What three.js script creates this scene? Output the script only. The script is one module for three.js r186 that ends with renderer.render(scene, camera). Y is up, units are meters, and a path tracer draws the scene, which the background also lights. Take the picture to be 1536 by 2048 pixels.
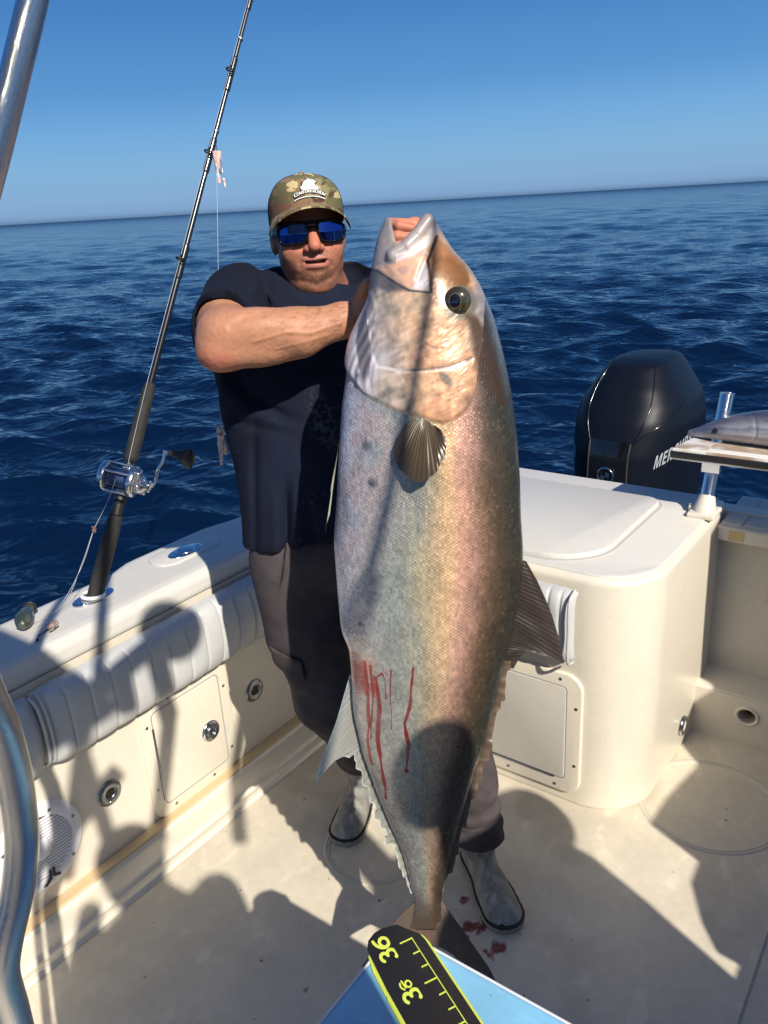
import * as THREE from 'three';
import { RoundedBoxGeometry } from 'three/addons/geometries/RoundedBoxGeometry.js';
import { mergeGeometries, mergeVertices, toCreasedNormals } from 'three/addons/utils/BufferGeometryUtils.js';

// ---------------------------------------------------------------- camera, sky, sun, exposure
const scene = new THREE.Scene();
const camera = new THREE.PerspectiveCamera(64.36, 0.75, 0.05, 40000);
camera.position.set(0, 1.66, 0);
camera.up.set(0.318, 0.933, -0.167);
camera.lookAt(0.746, 1.66 - 0.355, -0.563);
scene.add(camera);

const SUN = new THREE.Vector3(-0.361, 0.626, 0.691).normalize();
const SKYH = 512, SKYW = 1024;
{
  const data = new Float32Array(SKYW * SKYH * 4);
  const stops = [ // sine of elevation, linear colour
    [-1, .02, .05, .10], [-0.3, .05, .10, .18], [-0.1, .21, .36, .60], [0.0, .215, .362, .60], [0.02, .245, .425, .66], [0.05, .225, .452, .705], [0.085, .172, .405, .722],
    [0.12, .114, .319, .650], [0.16, .089, .270, .597], [0.2, .066, .220, .543], [0.3, .043, .165, .45], [0.5, .028, .115, .35], [1, .018, .08, .26]];
  for (let j = 0; j < SKYH; j++) for (let i = 0; i < SKYW; i++) {
    const el = ((j + 0.5) / SKYH - 0.5) * Math.PI, az = ((i + 0.5) / SKYW - 0.5) * 2 * Math.PI, s = Math.sin(el);
    let k = 0; while (k < stops.length - 2 && s > stops[k + 1][0]) k++;
    const t = Math.min(1, Math.max(0, (s - stops[k][0]) / (stops[k + 1][0] - stops[k][0])));
    const d = new THREE.Vector3(Math.cos(el) * Math.cos(az), s, Math.cos(el) * Math.sin(az));
    const glow = s > 0 ? Math.pow(Math.max(0, d.dot(SUN)), 24) * 0.9 + Math.pow(Math.max(0, d.dot(SUN)), 4) * 0.12 : 0;
    for (let c = 0; c < 3; c++) data[(j * SKYW + i) * 4 + c] = (stops[k][c + 1] + (stops[k + 1][c + 1] - stops[k][c + 1]) * t) / 1.25 + glow * [1, .95, .85][c];
    data[(j * SKYW + i) * 4 + 3] = 1;
  }
  const t = new THREE.DataTexture(data, SKYW, SKYH, THREE.RGBAFormat, THREE.FloatType);
  t.mapping = THREE.EquirectangularReflectionMapping; t.magFilter = t.minFilter = THREE.LinearFilter; t.needsUpdate = true;
  scene.background = t; scene.environment = t;
}
const sun = new THREE.DirectionalLight(0xffffff, 5);
sun.color.setRGB(1, 0.92, 0.80);
sun.position.copy(SUN).multiplyScalar(12).add(new THREE.Vector3(1.2, 0.5, -0.8)); sun.target.position.set(1.2, 0.5, -0.8);
sun.castShadow = true; sun.shadow.mapSize.set(4096, 4096); sun.shadow.radius = 1.2;
Object.assign(sun.shadow.camera, { left: -4, right: 4, top: 4, bottom: -4, near: 0.5, far: 40 });
scene.add(sun, sun.target);
const renderer = new THREE.WebGLRenderer({ antialias: true });
renderer.toneMapping = THREE.LinearToneMapping; renderer.toneMappingExposure = 1.25;
renderer.shadowMap.enabled = true;

// ---------------------------------------------------------------- helpers
const V = (x, y, z) => new THREE.Vector3(x, y, z);
const clamp = (x, a = 0, b = 1) => Math.min(b, Math.max(a, x));
const lerp = (a, b, t) => a + (b - a) * t;
const sstep = (a, b, x) => { const t = clamp((x - a) / (b - a)); return t * t * (3 - 2 * t); };
function rng(seed) { let s = seed >>> 0; return () => { s = (s + 0x6d2b79f5) | 0; let t = Math.imul(s ^ (s >>> 15), 1 | s); t = (t + Math.imul(t ^ (t >>> 7), 61 | t)) ^ t; return ((t ^ (t >>> 14)) >>> 0) / 4294967296; }; }
const hash = (x, y, z) => { let h = Math.imul(x, 374761393) ^ Math.imul(y, 668265263) ^ Math.imul(z, 1274126177); h = Math.imul(h ^ (h >>> 13), 1274126177); return ((h ^ (h >>> 16)) >>> 0) / 4294967296; };
function noise(x, y, z = 0) { // value noise, -1..1
  const X = Math.floor(x), Y = Math.floor(y), Z = Math.floor(z); let u = x - X, v = y - Y, w = z - Z;
  u = u * u * (3 - 2 * u); v = v * v * (3 - 2 * v); w = w * w * (3 - 2 * w);
  const a = lerp(lerp(hash(X, Y, Z), hash(X + 1, Y, Z), u), lerp(hash(X, Y + 1, Z), hash(X + 1, Y + 1, Z), u), v);
  const b = w ? lerp(lerp(hash(X, Y, Z + 1), hash(X + 1, Y, Z + 1), u), lerp(hash(X, Y + 1, Z + 1), hash(X + 1, Y + 1, Z + 1), u), v) : a;
  return (a + (b - a) * w) * 2 - 1;
}
const fbm = (x, y, z = 0, n = 4) => { let s = 0, a = 0.5; for (let i = 0; i < n; i++) { s += a * noise(x, y, z); x = x * 2.03 + 7.1; y = y * 2.03 + 3.7; z *= 2.03; a *= 0.5; } return s; };
function polyDist(px, py, pts) { // distance to a polyline of [x, y]
  let best = 1e9;
  for (let i = 0; i < pts.length - 1; i++) {
    const ax = pts[i][0], ay = pts[i][1], dx = pts[i + 1][0] - ax, dy = pts[i + 1][1] - ay;
    const t = clamp(((px - ax) * dx + (py - ay) * dy) / (dx * dx + dy * dy)), ex = px - ax - dx * t, ey = py - ay - dy * t, d = ex * ex + ey * ey;
    if (d < best) best = d;
  }
  return Math.sqrt(best);
}
function polySigned(px, py, pts) { // signed distance to a polygon, negative inside
  let inside = false;
  for (let i = 0, j = pts.length - 1; i < pts.length; j = i++) if ((pts[i][1] > py) !== (pts[j][1] > py) && px < (pts[j][0] - pts[i][0]) * (py - pts[i][1]) / (pts[j][1] - pts[i][1]) + pts[i][0]) inside = !inside;
  const d = polyDist(px, py, [...pts, pts[0]]);
  return inside ? -d : d;
}
function along(pts, x) { // piecewise linear y(x) through [x, y]
  if (x <= pts[0][0]) return pts[0][1];
  for (let i = 1; i < pts.length; i++) if (x <= pts[i][0]) return lerp(pts[i - 1][1], pts[i][1], (x - pts[i - 1][0]) / (pts[i][0] - pts[i - 1][0]));
  return pts[pts.length - 1][1];
}
function smoothTable(pts, x0, x1, n, blur) { // smoothed lookup of along()
  const a = Array.from({ length: n + 1 }, (_, i) => along(pts, x0 + (x1 - x0) * i / n)); let b = a;
  for (let k = 0; k < 2; k++) { const c = b; b = c.map((_, i) => { let s = 0, m = 0; for (let j = -blur; j <= blur; j++) { const q = clamp(i + j, 0, n); s += c[q]; m++; } return s / m; }); }
  return (x) => { const f = clamp((x - x0) / (x1 - x0)) * n, i = Math.min(n - 1, Math.floor(f)); return lerp(b[i], b[i + 1], f - i); };
}
const smin = (a, b, k) => { const h = Math.max(k - Math.abs(a - b), 0) / k; return Math.min(a, b) - h * h * k * 0.25; };
const smax = (a, b, k) => -smin(-a, -b, k);
function cap(p, a, b, ra, rb) { // tapered capsule
  const dx = b[0] - a[0], dy = b[1] - a[1], dz = b[2] - a[2], x = p[0] - a[0], y = p[1] - a[1], z = p[2] - a[2];
  const t = clamp((x * dx + y * dy + z * dz) / (dx * dx + dy * dy + dz * dz));
  return Math.hypot(x - dx * t, y - dy * t, z - dz * t) - lerp(ra, rb, t);
}
function ell(p, c, r) { const x = (p[0] - c[0]) / r[0], y = (p[1] - c[1]) / r[1], z = (p[2] - c[2]) / r[2], k = Math.hypot(x, y, z), g = Math.hypot(x / r[0], y / r[1], z / r[2]); return g < 1e-9 ? -Math.min(...r) : k * (k - 1) / g; }
// surface of a distance field: surface nets, points then drawn onto the surface
function nets(sdf, lo, hi, h, opt = {}) {
  const n = [0, 1, 2].map((i) => Math.ceil((hi[i] - lo[i]) / h) + 1), [nx, ny, nz] = n, val = new Float32Array(nx * ny * nz), p = [0, 0, 0], B = 6;
  for (let bz = 0; bz < nz; bz += B) for (let by = 0; by < ny; by += B) for (let bx = 0; bx < nx; bx += B) {
    const ex = Math.min(B, nx - bx), ey = Math.min(B, ny - by), ez = Math.min(B, nz - bz);
    p[0] = lo[0] + (bx + ex / 2) * h; p[1] = lo[1] + (by + ey / 2) * h; p[2] = lo[2] + (bz + ez / 2) * h;
    const d = sdf(p), far = Math.abs(d) > h * B * 1.6 + (opt.slack ?? 0.01);
    for (let z = bz; z < bz + ez; z++) for (let y = by; y < by + ey; y++) for (let x = bx; x < bx + ex; x++) {
      if (far) val[(z * ny + y) * nx + x] = d; else { p[0] = lo[0] + x * h; p[1] = lo[1] + y * h; p[2] = lo[2] + z * h; val[(z * ny + y) * nx + x] = sdf(p); }
    }
  }
  const id = new Int32Array(nx * ny * nz).fill(-1), pos = [], idx = [], E = [[0, 1], [2, 3], [4, 5], [6, 7], [0, 2], [1, 3], [4, 6], [5, 7], [0, 4], [1, 5], [2, 6], [3, 7]];
  const off = [0, 1, nx, nx + 1, nx * ny, nx * ny + 1, nx * ny + nx, nx * ny + nx + 1];
  for (let z = 0; z < nz - 1; z++) for (let y = 0; y < ny - 1; y++) for (let x = 0; x < nx - 1; x++) {
    const o = (z * ny + y) * nx + x; let m = 0;
    for (let k = 0; k < 8; k++) if (val[o + off[k]] < 0) m |= 1 << k;
    if (m === 0 || m === 255) continue;
    let sx = 0, sy = 0, sz = 0, c = 0;
    for (const [a, b] of E) {
      const va = val[o + off[a]], vb = val[o + off[b]]; if ((va < 0) === (vb < 0)) continue;
      const t = va / (va - vb);
      sx += lerp(a & 1, b & 1, t); sy += lerp((a >> 1) & 1, (b >> 1) & 1, t); sz += lerp(a >> 2, b >> 2, t); c++;
    }
    id[o] = pos.length / 3; pos.push(lo[0] + (x + sx / c) * h, lo[1] + (y + sy / c) * h, lo[2] + (z + sz / c) * h);
  }
  const quad = (a, b, c, d, flip) => { if (a < 0 || b < 0 || c < 0 || d < 0) return; flip ? idx.push(a, c, b, a, d, c) : idx.push(a, b, c, a, c, d); };
  for (let z = 1; z < nz - 1; z++) for (let y = 1; y < ny - 1; y++) for (let x = 1; x < nx - 1; x++) {
    const o = (z * ny + y) * nx + x, s = val[o] < 0;
    if (s !== (val[o + 1] < 0)) quad(id[o - nx - nx * ny], id[o - nx * ny], id[o], id[o - nx], !s);
    if (s !== (val[o + nx] < 0)) quad(id[o - 1 - nx * ny], id[o - 1], id[o], id[o - nx * ny], !s);
    if (s !== (val[o + nx * ny] < 0)) quad(id[o - 1 - nx], id[o - nx], id[o], id[o - 1], !s);
  }
  const N = pos.length / 3, P = new Float32Array(pos), nor = new Float32Array(N * 3), e = h * 0.35, q = [0, 0, 0];
  for (let i = 0; i < N; i++) {
    q[0] = P[i * 3]; q[1] = P[i * 3 + 1]; q[2] = P[i * 3 + 2];
    for (let it = 0; it < 2; it++) {
      const g = [0, 0, 0];
      for (let k = 0; k < 3; k++) { const s = q[k]; q[k] = s + e; const a = sdf(q); q[k] = s - e; g[k] = a - sdf(q); q[k] = s; }
      const l = Math.hypot(...g) || 1;
      for (let k = 0; k < 3; k++) nor[i * 3 + k] = g[k] / l;
      if (it === 0) { const d = clamp(sdf(q) / Math.max(0.4, l / (2 * e)), -h * 0.6, h * 0.6); for (let k = 0; k < 3; k++) q[k] -= nor[i * 3 + k] * d; }
    }
    for (let k = 0; k < 3; k++) P[i * 3 + k] = q[k];
  }
  const g = new THREE.BufferGeometry();
  g.setAttribute('position', new THREE.BufferAttribute(P, 3)); g.setAttribute('normal', new THREE.BufferAttribute(nor, 3)); g.setIndex(idx);
  const uv = new Float32Array(N * 2), col = opt.color ? new Float32Array(N * 3) : null;
  for (let i = 0; i < N; i++) {
    const a = [P[i * 3], P[i * 3 + 1], P[i * 3 + 2]], nn = [nor[i * 3], nor[i * 3 + 1], nor[i * 3 + 2]], t = opt.uv ? opt.uv(a, nn) : [a[0] - a[2] * 0.5, a[1]];
    uv[i * 2] = t[0]; uv[i * 2 + 1] = t[1];
    if (col) { const c = opt.color(a, nn); col[i * 3] = c[0]; col[i * 3 + 1] = c[1]; col[i * 3 + 2] = c[2]; }
  }
  g.setAttribute('uv', new THREE.BufferAttribute(uv, 2)); if (col) g.setAttribute('color', new THREE.BufferAttribute(col, 3));
  return g;
}
// grid surface from f(u, v) -> [x, y, z]
function grid(f, nu, nv, opt = {}) {
  const pos = [], uv = [], idx = [];
  for (let j = 0; j <= nv; j++) for (let i = 0; i <= nu; i++) { const p = f(i / nu, j / nv); pos.push(...p); uv.push(...(opt.uv ? opt.uv(i / nu, j / nv, p) : [i / nu, j / nv])); }
  for (let j = 0; j < nv; j++) for (let i = 0; i < nu; i++) { const a = j * (nu + 1) + i, b = a + 1, c = a + nu + 1, d = c + 1; opt.flip ? idx.push(a, c, b, b, c, d) : idx.push(a, b, c, b, d, c); }
  const g = new THREE.BufferGeometry();
  g.setAttribute('position', new THREE.Float32BufferAttribute(pos, 3)); g.setAttribute('uv', new THREE.Float32BufferAttribute(uv, 2)); g.setIndex(idx);
  if (opt.weld) { const w = mergeVertices(g.deleteAttribute('uv'), 1e-5); w.computeVertexNormals(); return w; }
  g.computeVertexNormals(); return g;
}
function metreUV(g) { // uv in metres, from whichever side a face looks to
  if (g.index) g = g.toNonIndexed();
  if (!g.attributes.normal) g.computeVertexNormals();
  const p = g.attributes.position, uv = new Float32Array(p.count * 2), a = V(), b = V(), c = V();
  for (let i = 0; i < p.count; i += 3) {
    a.fromBufferAttribute(p, i); b.fromBufferAttribute(p, i + 1); c.fromBufferAttribute(p, i + 2);
    const n = b.clone().sub(a).cross(c.clone().sub(a)), x = Math.abs(n.x), y = Math.abs(n.y), z = Math.abs(n.z);
    [a, b, c].forEach((q, k) => { const t = y >= x && y >= z ? [q.x, q.z] : x > z ? [q.z, q.y] : [q.x, q.y]; uv[(i + k) * 2] = t[0]; uv[(i + k) * 2 + 1] = t[1]; });
  }
  g.setAttribute('uv', new THREE.BufferAttribute(uv, 2)); return g;
}
const names = new Map();
function numbered(name) { const n = names.get(name) ?? 0; names.set(name, n + 1); return n ? `${name}_${String(n).padStart(3, '0')}` : name; }
function thing(name, label, category, pos = [0, 0, 0], group) {
  const o = new THREE.Group(); o.name = numbered(name); o.position.set(...pos); o.userData = { label, category }; if (group) o.userData.group = group; scene.add(o); return o;
}
function add(parent, name, geo, mat, label) {
  const m = new THREE.Mesh(Array.isArray(geo) ? merge(geo) : geo, mat); m.name = parent === scene ? numbered(name) : name; m.castShadow = m.receiveShadow = true; if (label) m.userData.label = label; parent.add(m); return m;
}
function merge(list) { return mergeGeometries(list.map((g) => { g = g.index ? g.toNonIndexed() : g; if (!g.attributes.normal) g.computeVertexNormals(); if (!g.attributes.uv) g.setAttribute('uv', new THREE.BufferAttribute(new Float32Array(g.attributes.position.count * 2), 2)); for (const k of Object.keys(g.attributes)) if (!['position', 'normal', 'uv'].includes(k)) g.deleteAttribute(k); return g; })); }
const box = (x0, y0, z0, x1, y1, z1, r = 0.006) => metreUV((r ? new RoundedBoxGeometry(x1 - x0, y1 - y0, z1 - z0, 3, Math.min(r, (x1 - x0) / 2.01, (y1 - y0) / 2.01, (z1 - z0) / 2.01)) : new THREE.BoxGeometry(x1 - x0, y1 - y0, z1 - z0)).translate((x0 + x1) / 2, (y0 + y1) / 2, (z0 + z1) / 2));
function tube(pts, r, seg = 0, rad = 12, closed = false) { const c = new THREE.CatmullRomCurve3(pts.map((p) => V(...p)), closed, 'centripetal'); return new THREE.TubeGeometry(c, seg || pts.length * 8, r, rad, closed); }
function rod(a, b, r0, r1 = r0, rad = 16) { // straight tapered bar from a to b
  const A = V(...a), B = V(...b), d = B.clone().sub(A), g = new THREE.CylinderGeometry(r1, r0, d.length(), rad, 1);
  g.applyQuaternion(new THREE.Quaternion().setFromUnitVectors(V(0, 1, 0), d.clone().normalize())).translate(...A.add(B).multiplyScalar(0.5).toArray()); return g;
}
function lathe(profile, a, dir, seg = 32) { const g = new THREE.LatheGeometry(profile.map((p) => new THREE.Vector2(p[0], p[1])), seg); return g.applyQuaternion(new THREE.Quaternion().setFromUnitVectors(V(0, 1, 0), V(...dir).normalize())).translate(...a); }
function plan(pts, y0, y1, bevel = 0, holes = [], seg = 24) { // outline of [x, z] extruded upward from y0 to y1
  const s = Array.isArray(pts) ? new THREE.Shape(pts.map((p) => new THREE.Vector2(p[0], -p[1]))) : pts; s.holes.push(...holes);
  const g = new THREE.ExtrudeGeometry(s, { depth: y1 - y0 - 2 * bevel, bevelEnabled: bevel > 0, bevelThickness: bevel, bevelSize: bevel, bevelOffset: -bevel, bevelSegments: 4, curveSegments: seg, steps: 1 });
  return metreUV(toCreasedNormals(g.translate(0, 0, y0 + bevel).rotateX(-Math.PI / 2), 0.6));
}
function rrect(x0, y0, x1, y1, r) { const s = new THREE.Shape(); s.moveTo(x0 + r, y0).lineTo(x1 - r, y0).absarc(x1 - r, y0 + r, r, -Math.PI / 2, 0).lineTo(x1, y1 - r).absarc(x1 - r, y1 - r, r, 0, Math.PI / 2).lineTo(x0 + r, y1).absarc(x0 + r, y1 - r, r, Math.PI / 2, Math.PI).lineTo(x0, y0 + r).absarc(x0 + r, y0 + r, r, Math.PI, Math.PI * 1.5); return s; }
function slab(shape, depth, bevel, M) { // a shape in its own plane, then moved by the matrix M
  const g = new THREE.ExtrudeGeometry(shape, { depth: Math.max(0.0005, depth - bevel), bevelEnabled: bevel > 0, bevelThickness: bevel, bevelSize: bevel, bevelOffset: -bevel, bevelSegments: 3, curveSegments: 12 });
  return metreUV(toCreasedNormals(g.applyMatrix4(M), 0.6));
}
const ringShape = (s, w) => s; // (kept simple: frames are slabs with the door slab proud of them)
function canvasTex(w, h, draw, srgb = true) { const c = document.createElement('canvas'); c.width = w; c.height = h; draw(c.getContext('2d'), w, h); const t = new THREE.CanvasTexture(c); if (srgb) t.colorSpace = THREE.SRGBColorSpace; t.wrapS = t.wrapT = THREE.RepeatWrapping; return t; }
function dataTex(w, h, f, srgb = true) { // f(x, y) -> [r, g, b] in 0..255 (sRGB when srgb)
  const d = new Uint8Array(w * h * 4);
  for (let y = 0; y < h; y++) for (let x = 0; x < w; x++) { const c = f(x, y), o = (y * w + x) * 4; d[o] = clamp(c[0], 0, 255); d[o + 1] = clamp(c[1], 0, 255); d[o + 2] = clamp(c[2], 0, 255); d[o + 3] = 255; }
  const t = new THREE.DataTexture(d, w, h); if (srgb) t.colorSpace = THREE.SRGBColorSpace; t.wrapS = t.wrapT = THREE.RepeatWrapping; t.magFilter = THREE.LinearFilter; t.minFilter = THREE.LinearFilter; t.needsUpdate = true; return t;
}
const rep = (t, x, y) => { const c = t.clone(); c.repeat.set(x, y); c.needsUpdate = true; return c; };
const std = (o) => new THREE.MeshStandardMaterial(o), phys = (o) => new THREE.MeshPhysicalMaterial(o), lin = (r, g, b) => new THREE.Color().setRGB(r, g, b);
const tileNoise = (n, f, s = 0) => (x, y) => { const a = x / n * Math.PI * 2, b = y / n * Math.PI * 2, R = f / (Math.PI * 2); return fbm(Math.cos(a) * R + Math.cos(b) * R * 0.7 + s, Math.sin(a) * R + 31, Math.sin(b) * R + 17 + Math.cos(b) * R * 0.7, 4); };

// ---------------------------------------------------------------- materials
const grimeTex = dataTex(512, 512, (() => { const a = tileNoise(512, 14, 2), b = tileNoise(512, 60, 5), r = rng(11); return (x, y) => { const k = 247 + a(x, y) * 6 + b(x, y) * 4 - (r() < 0.0006 ? 60 : 0); return [k, k - 1 - a(x, y) * 3, k - 3 - a(x, y) * 6]; }; })());
const fineBump = dataTex(512, 512, (() => { const b = tileNoise(512, 110, 9), r = rng(5); return (x, y) => { const k = 128 + b(x, y) * 80 + (r() - 0.5) * 50; return [k, k, k]; }; })(), false);
const gelcoat = phys({ color: lin(.75, .695, .585), map: rep(grimeTex, 1.1, 1.1), roughness: .33, clearcoat: .25, clearcoatRoughness: .2, bumpMap: rep(fineBump, 2, 2), bumpScale: .0003 });
const deckWhite = phys({ color: lin(.62, .605, .57), map: rep(grimeTex, 1.3, 1.3), roughness: .5, bumpMap: rep(fineBump, 5, 5), bumpScale: .0007 });
const vinyl = phys({ color: lin(.54, .555, .56), map: rep(grimeTex, 2, 2), roughness: .42, bumpMap: rep(fineBump, 4, 4), bumpScale: .0006, clearcoat: .1 });
const chrome = phys({ color: lin(.62, .63, .65), metalness: 1, roughness: .16 });
const brushed = phys({ color: lin(.72, .73, .75), metalness: 1, roughness: .15, roughnessMap: rep(fineBump, 6, 2), bumpMap: rep(fineBump, 8, 8), bumpScale: .0002 });
const steelDark = phys({ color: lin(.30, .31, .33), metalness: 1, roughness: .3 });
const black = phys({ color: lin(.012, .012, .013), roughness: .5 });
const blackGloss = phys({ color: lin(.008, .009, .012), roughness: .25, clearcoat: .6, clearcoatRoughness: .12 });
const seamMat = std({ color: lin(.30, .31, .31), roughness: .8 });

// ---------------------------------------------------------------- sea
{
  const r = rng(77), waves = [], wind = -0.42;
  for (let i = 0; i < 64; i++) {
    const L = 0.16 * Math.pow(60, i / 63) * (0.9 + 0.2 * r()), th = wind + (r() + r() + r() - 1.5) * 0.95, k = 2 * Math.PI / L;
    const steep = 0.0155 * (L < 0.5 ? 1.45 : L < 0.9 ? 1.3 : L < 1.4 ? 0.85 : L < 3 ? 0.4 : 0.14);
    waves.push([k * Math.cos(th), k * Math.sin(th), L * steep * (0.5 + r()), r() * 6.283, L]);
  }
  const rows = 880, c0 = -37 - 42, c1 = -37 + 42, cols = [];
  for (let a = c0; a <= c1; a += 0.19) cols.push(a);
  for (let a = c1 + 4; a < c0 + 356; a += 6) cols.push(a);
  const n = cols.length, pos = new Float32Array(rows * n * 3), uv = new Float32Array(rows * n * 2), idx = [];
  const R0 = 0.9, ratio = Math.pow(26000 / R0, 1 / (rows - 1));
  for (let j = 0; j < rows; j++) for (let i = 0; i < n; i++) {
    const R = R0 * Math.pow(ratio, j), a = cols[i] * Math.PI / 180, x = R * Math.cos(a), z = R * Math.sin(a), gap = Math.max(R * (ratio - 1), R * 0.0033);
    let y = 0, dx = 0, dz = 0;
    for (const w of waves) { const f = sstep(1.6, 3.6, w[4] / gap); if (!f) continue; const ph = w[0] * x + w[1] * z + w[3], A = w[2] * f; y += A * Math.sin(ph); const c = A * Math.cos(ph) * 0.8, k = Math.hypot(w[0], w[1]); dx += c * w[0] / k; dz += c * w[1] / k; }
    const g = 0.75 + 0.5 * fbm(x * 0.06, z * 0.06, 3, 3), o = j * n + i;
    pos[o * 3] = x + dx * g; pos[o * 3 + 1] = -0.46 + y * g - R * R / 1.27e7; pos[o * 3 + 2] = z + dz * g; uv[o * 2] = x; uv[o * 2 + 1] = z;
  }
  for (let j = 0; j < rows - 1; j++) for (let i = 0; i < n; i++) { const a = j * n + i, b = j * n + (i + 1) % n, c = a + n, d = b + n; idx.push(a, b, c, b, d, c); }
  const g = new THREE.BufferGeometry(); g.setAttribute('position', new THREE.BufferAttribute(pos, 3)); g.setAttribute('uv', new THREE.BufferAttribute(uv, 2)); g.setIndex(idx); g.computeVertexNormals();
  const N = 1024, rw = []; const q = rng(4);
  for (let i = 0; i < 46; i++) { const m = 3 + Math.floor(q() * 26), th = wind + (q() + q() - 1) * 1.5; rw.push([Math.round(m * Math.cos(th)), Math.round(m * Math.sin(th)), 1 / Math.pow(m, 1.1), q() * 6.28]); }
  const bump = dataTex(N, N, (x, y) => { let s = 0; for (const w of rw) s += w[2] * Math.sin((w[0] * x + w[1] * y) / N * 2 * Math.PI + w[3]); const k = 128 + s * 62; return [k, k, k]; }, false);
  bump.repeat.set(1 / 2.3, 1 / 2.3);
  const rt = dataTex(256, 4, (x) => { const k = 255 * lerp(.055, .42, sstep(.42, .86, x / 255)); return [k, k, k]; }, false); rt.channel = 1; rt.wrapS = rt.wrapT = THREE.ClampToEdgeWrapping;
  const uv1 = new Float32Array(rows * n * 2); for (let j = 0; j < rows; j++) for (let i = 0; i < n; i++) { uv1[(j * n + i) * 2] = j / (rows - 1); uv1[(j * n + i) * 2 + 1] = .5; } g.setAttribute('uv1', new THREE.BufferAttribute(uv1, 2));
  const water = phys({ roughnessMap: rt, color: lin(.0010, .0068, .026), roughness: 1, ior: 1.33, bumpMap: bump, bumpScale: .055 });
  const m = add(scene, 'sea', g, water); m.userData = { kind: 'structure', label: 'deep blue rippled open sea reaching to the horizon' };
}

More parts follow.
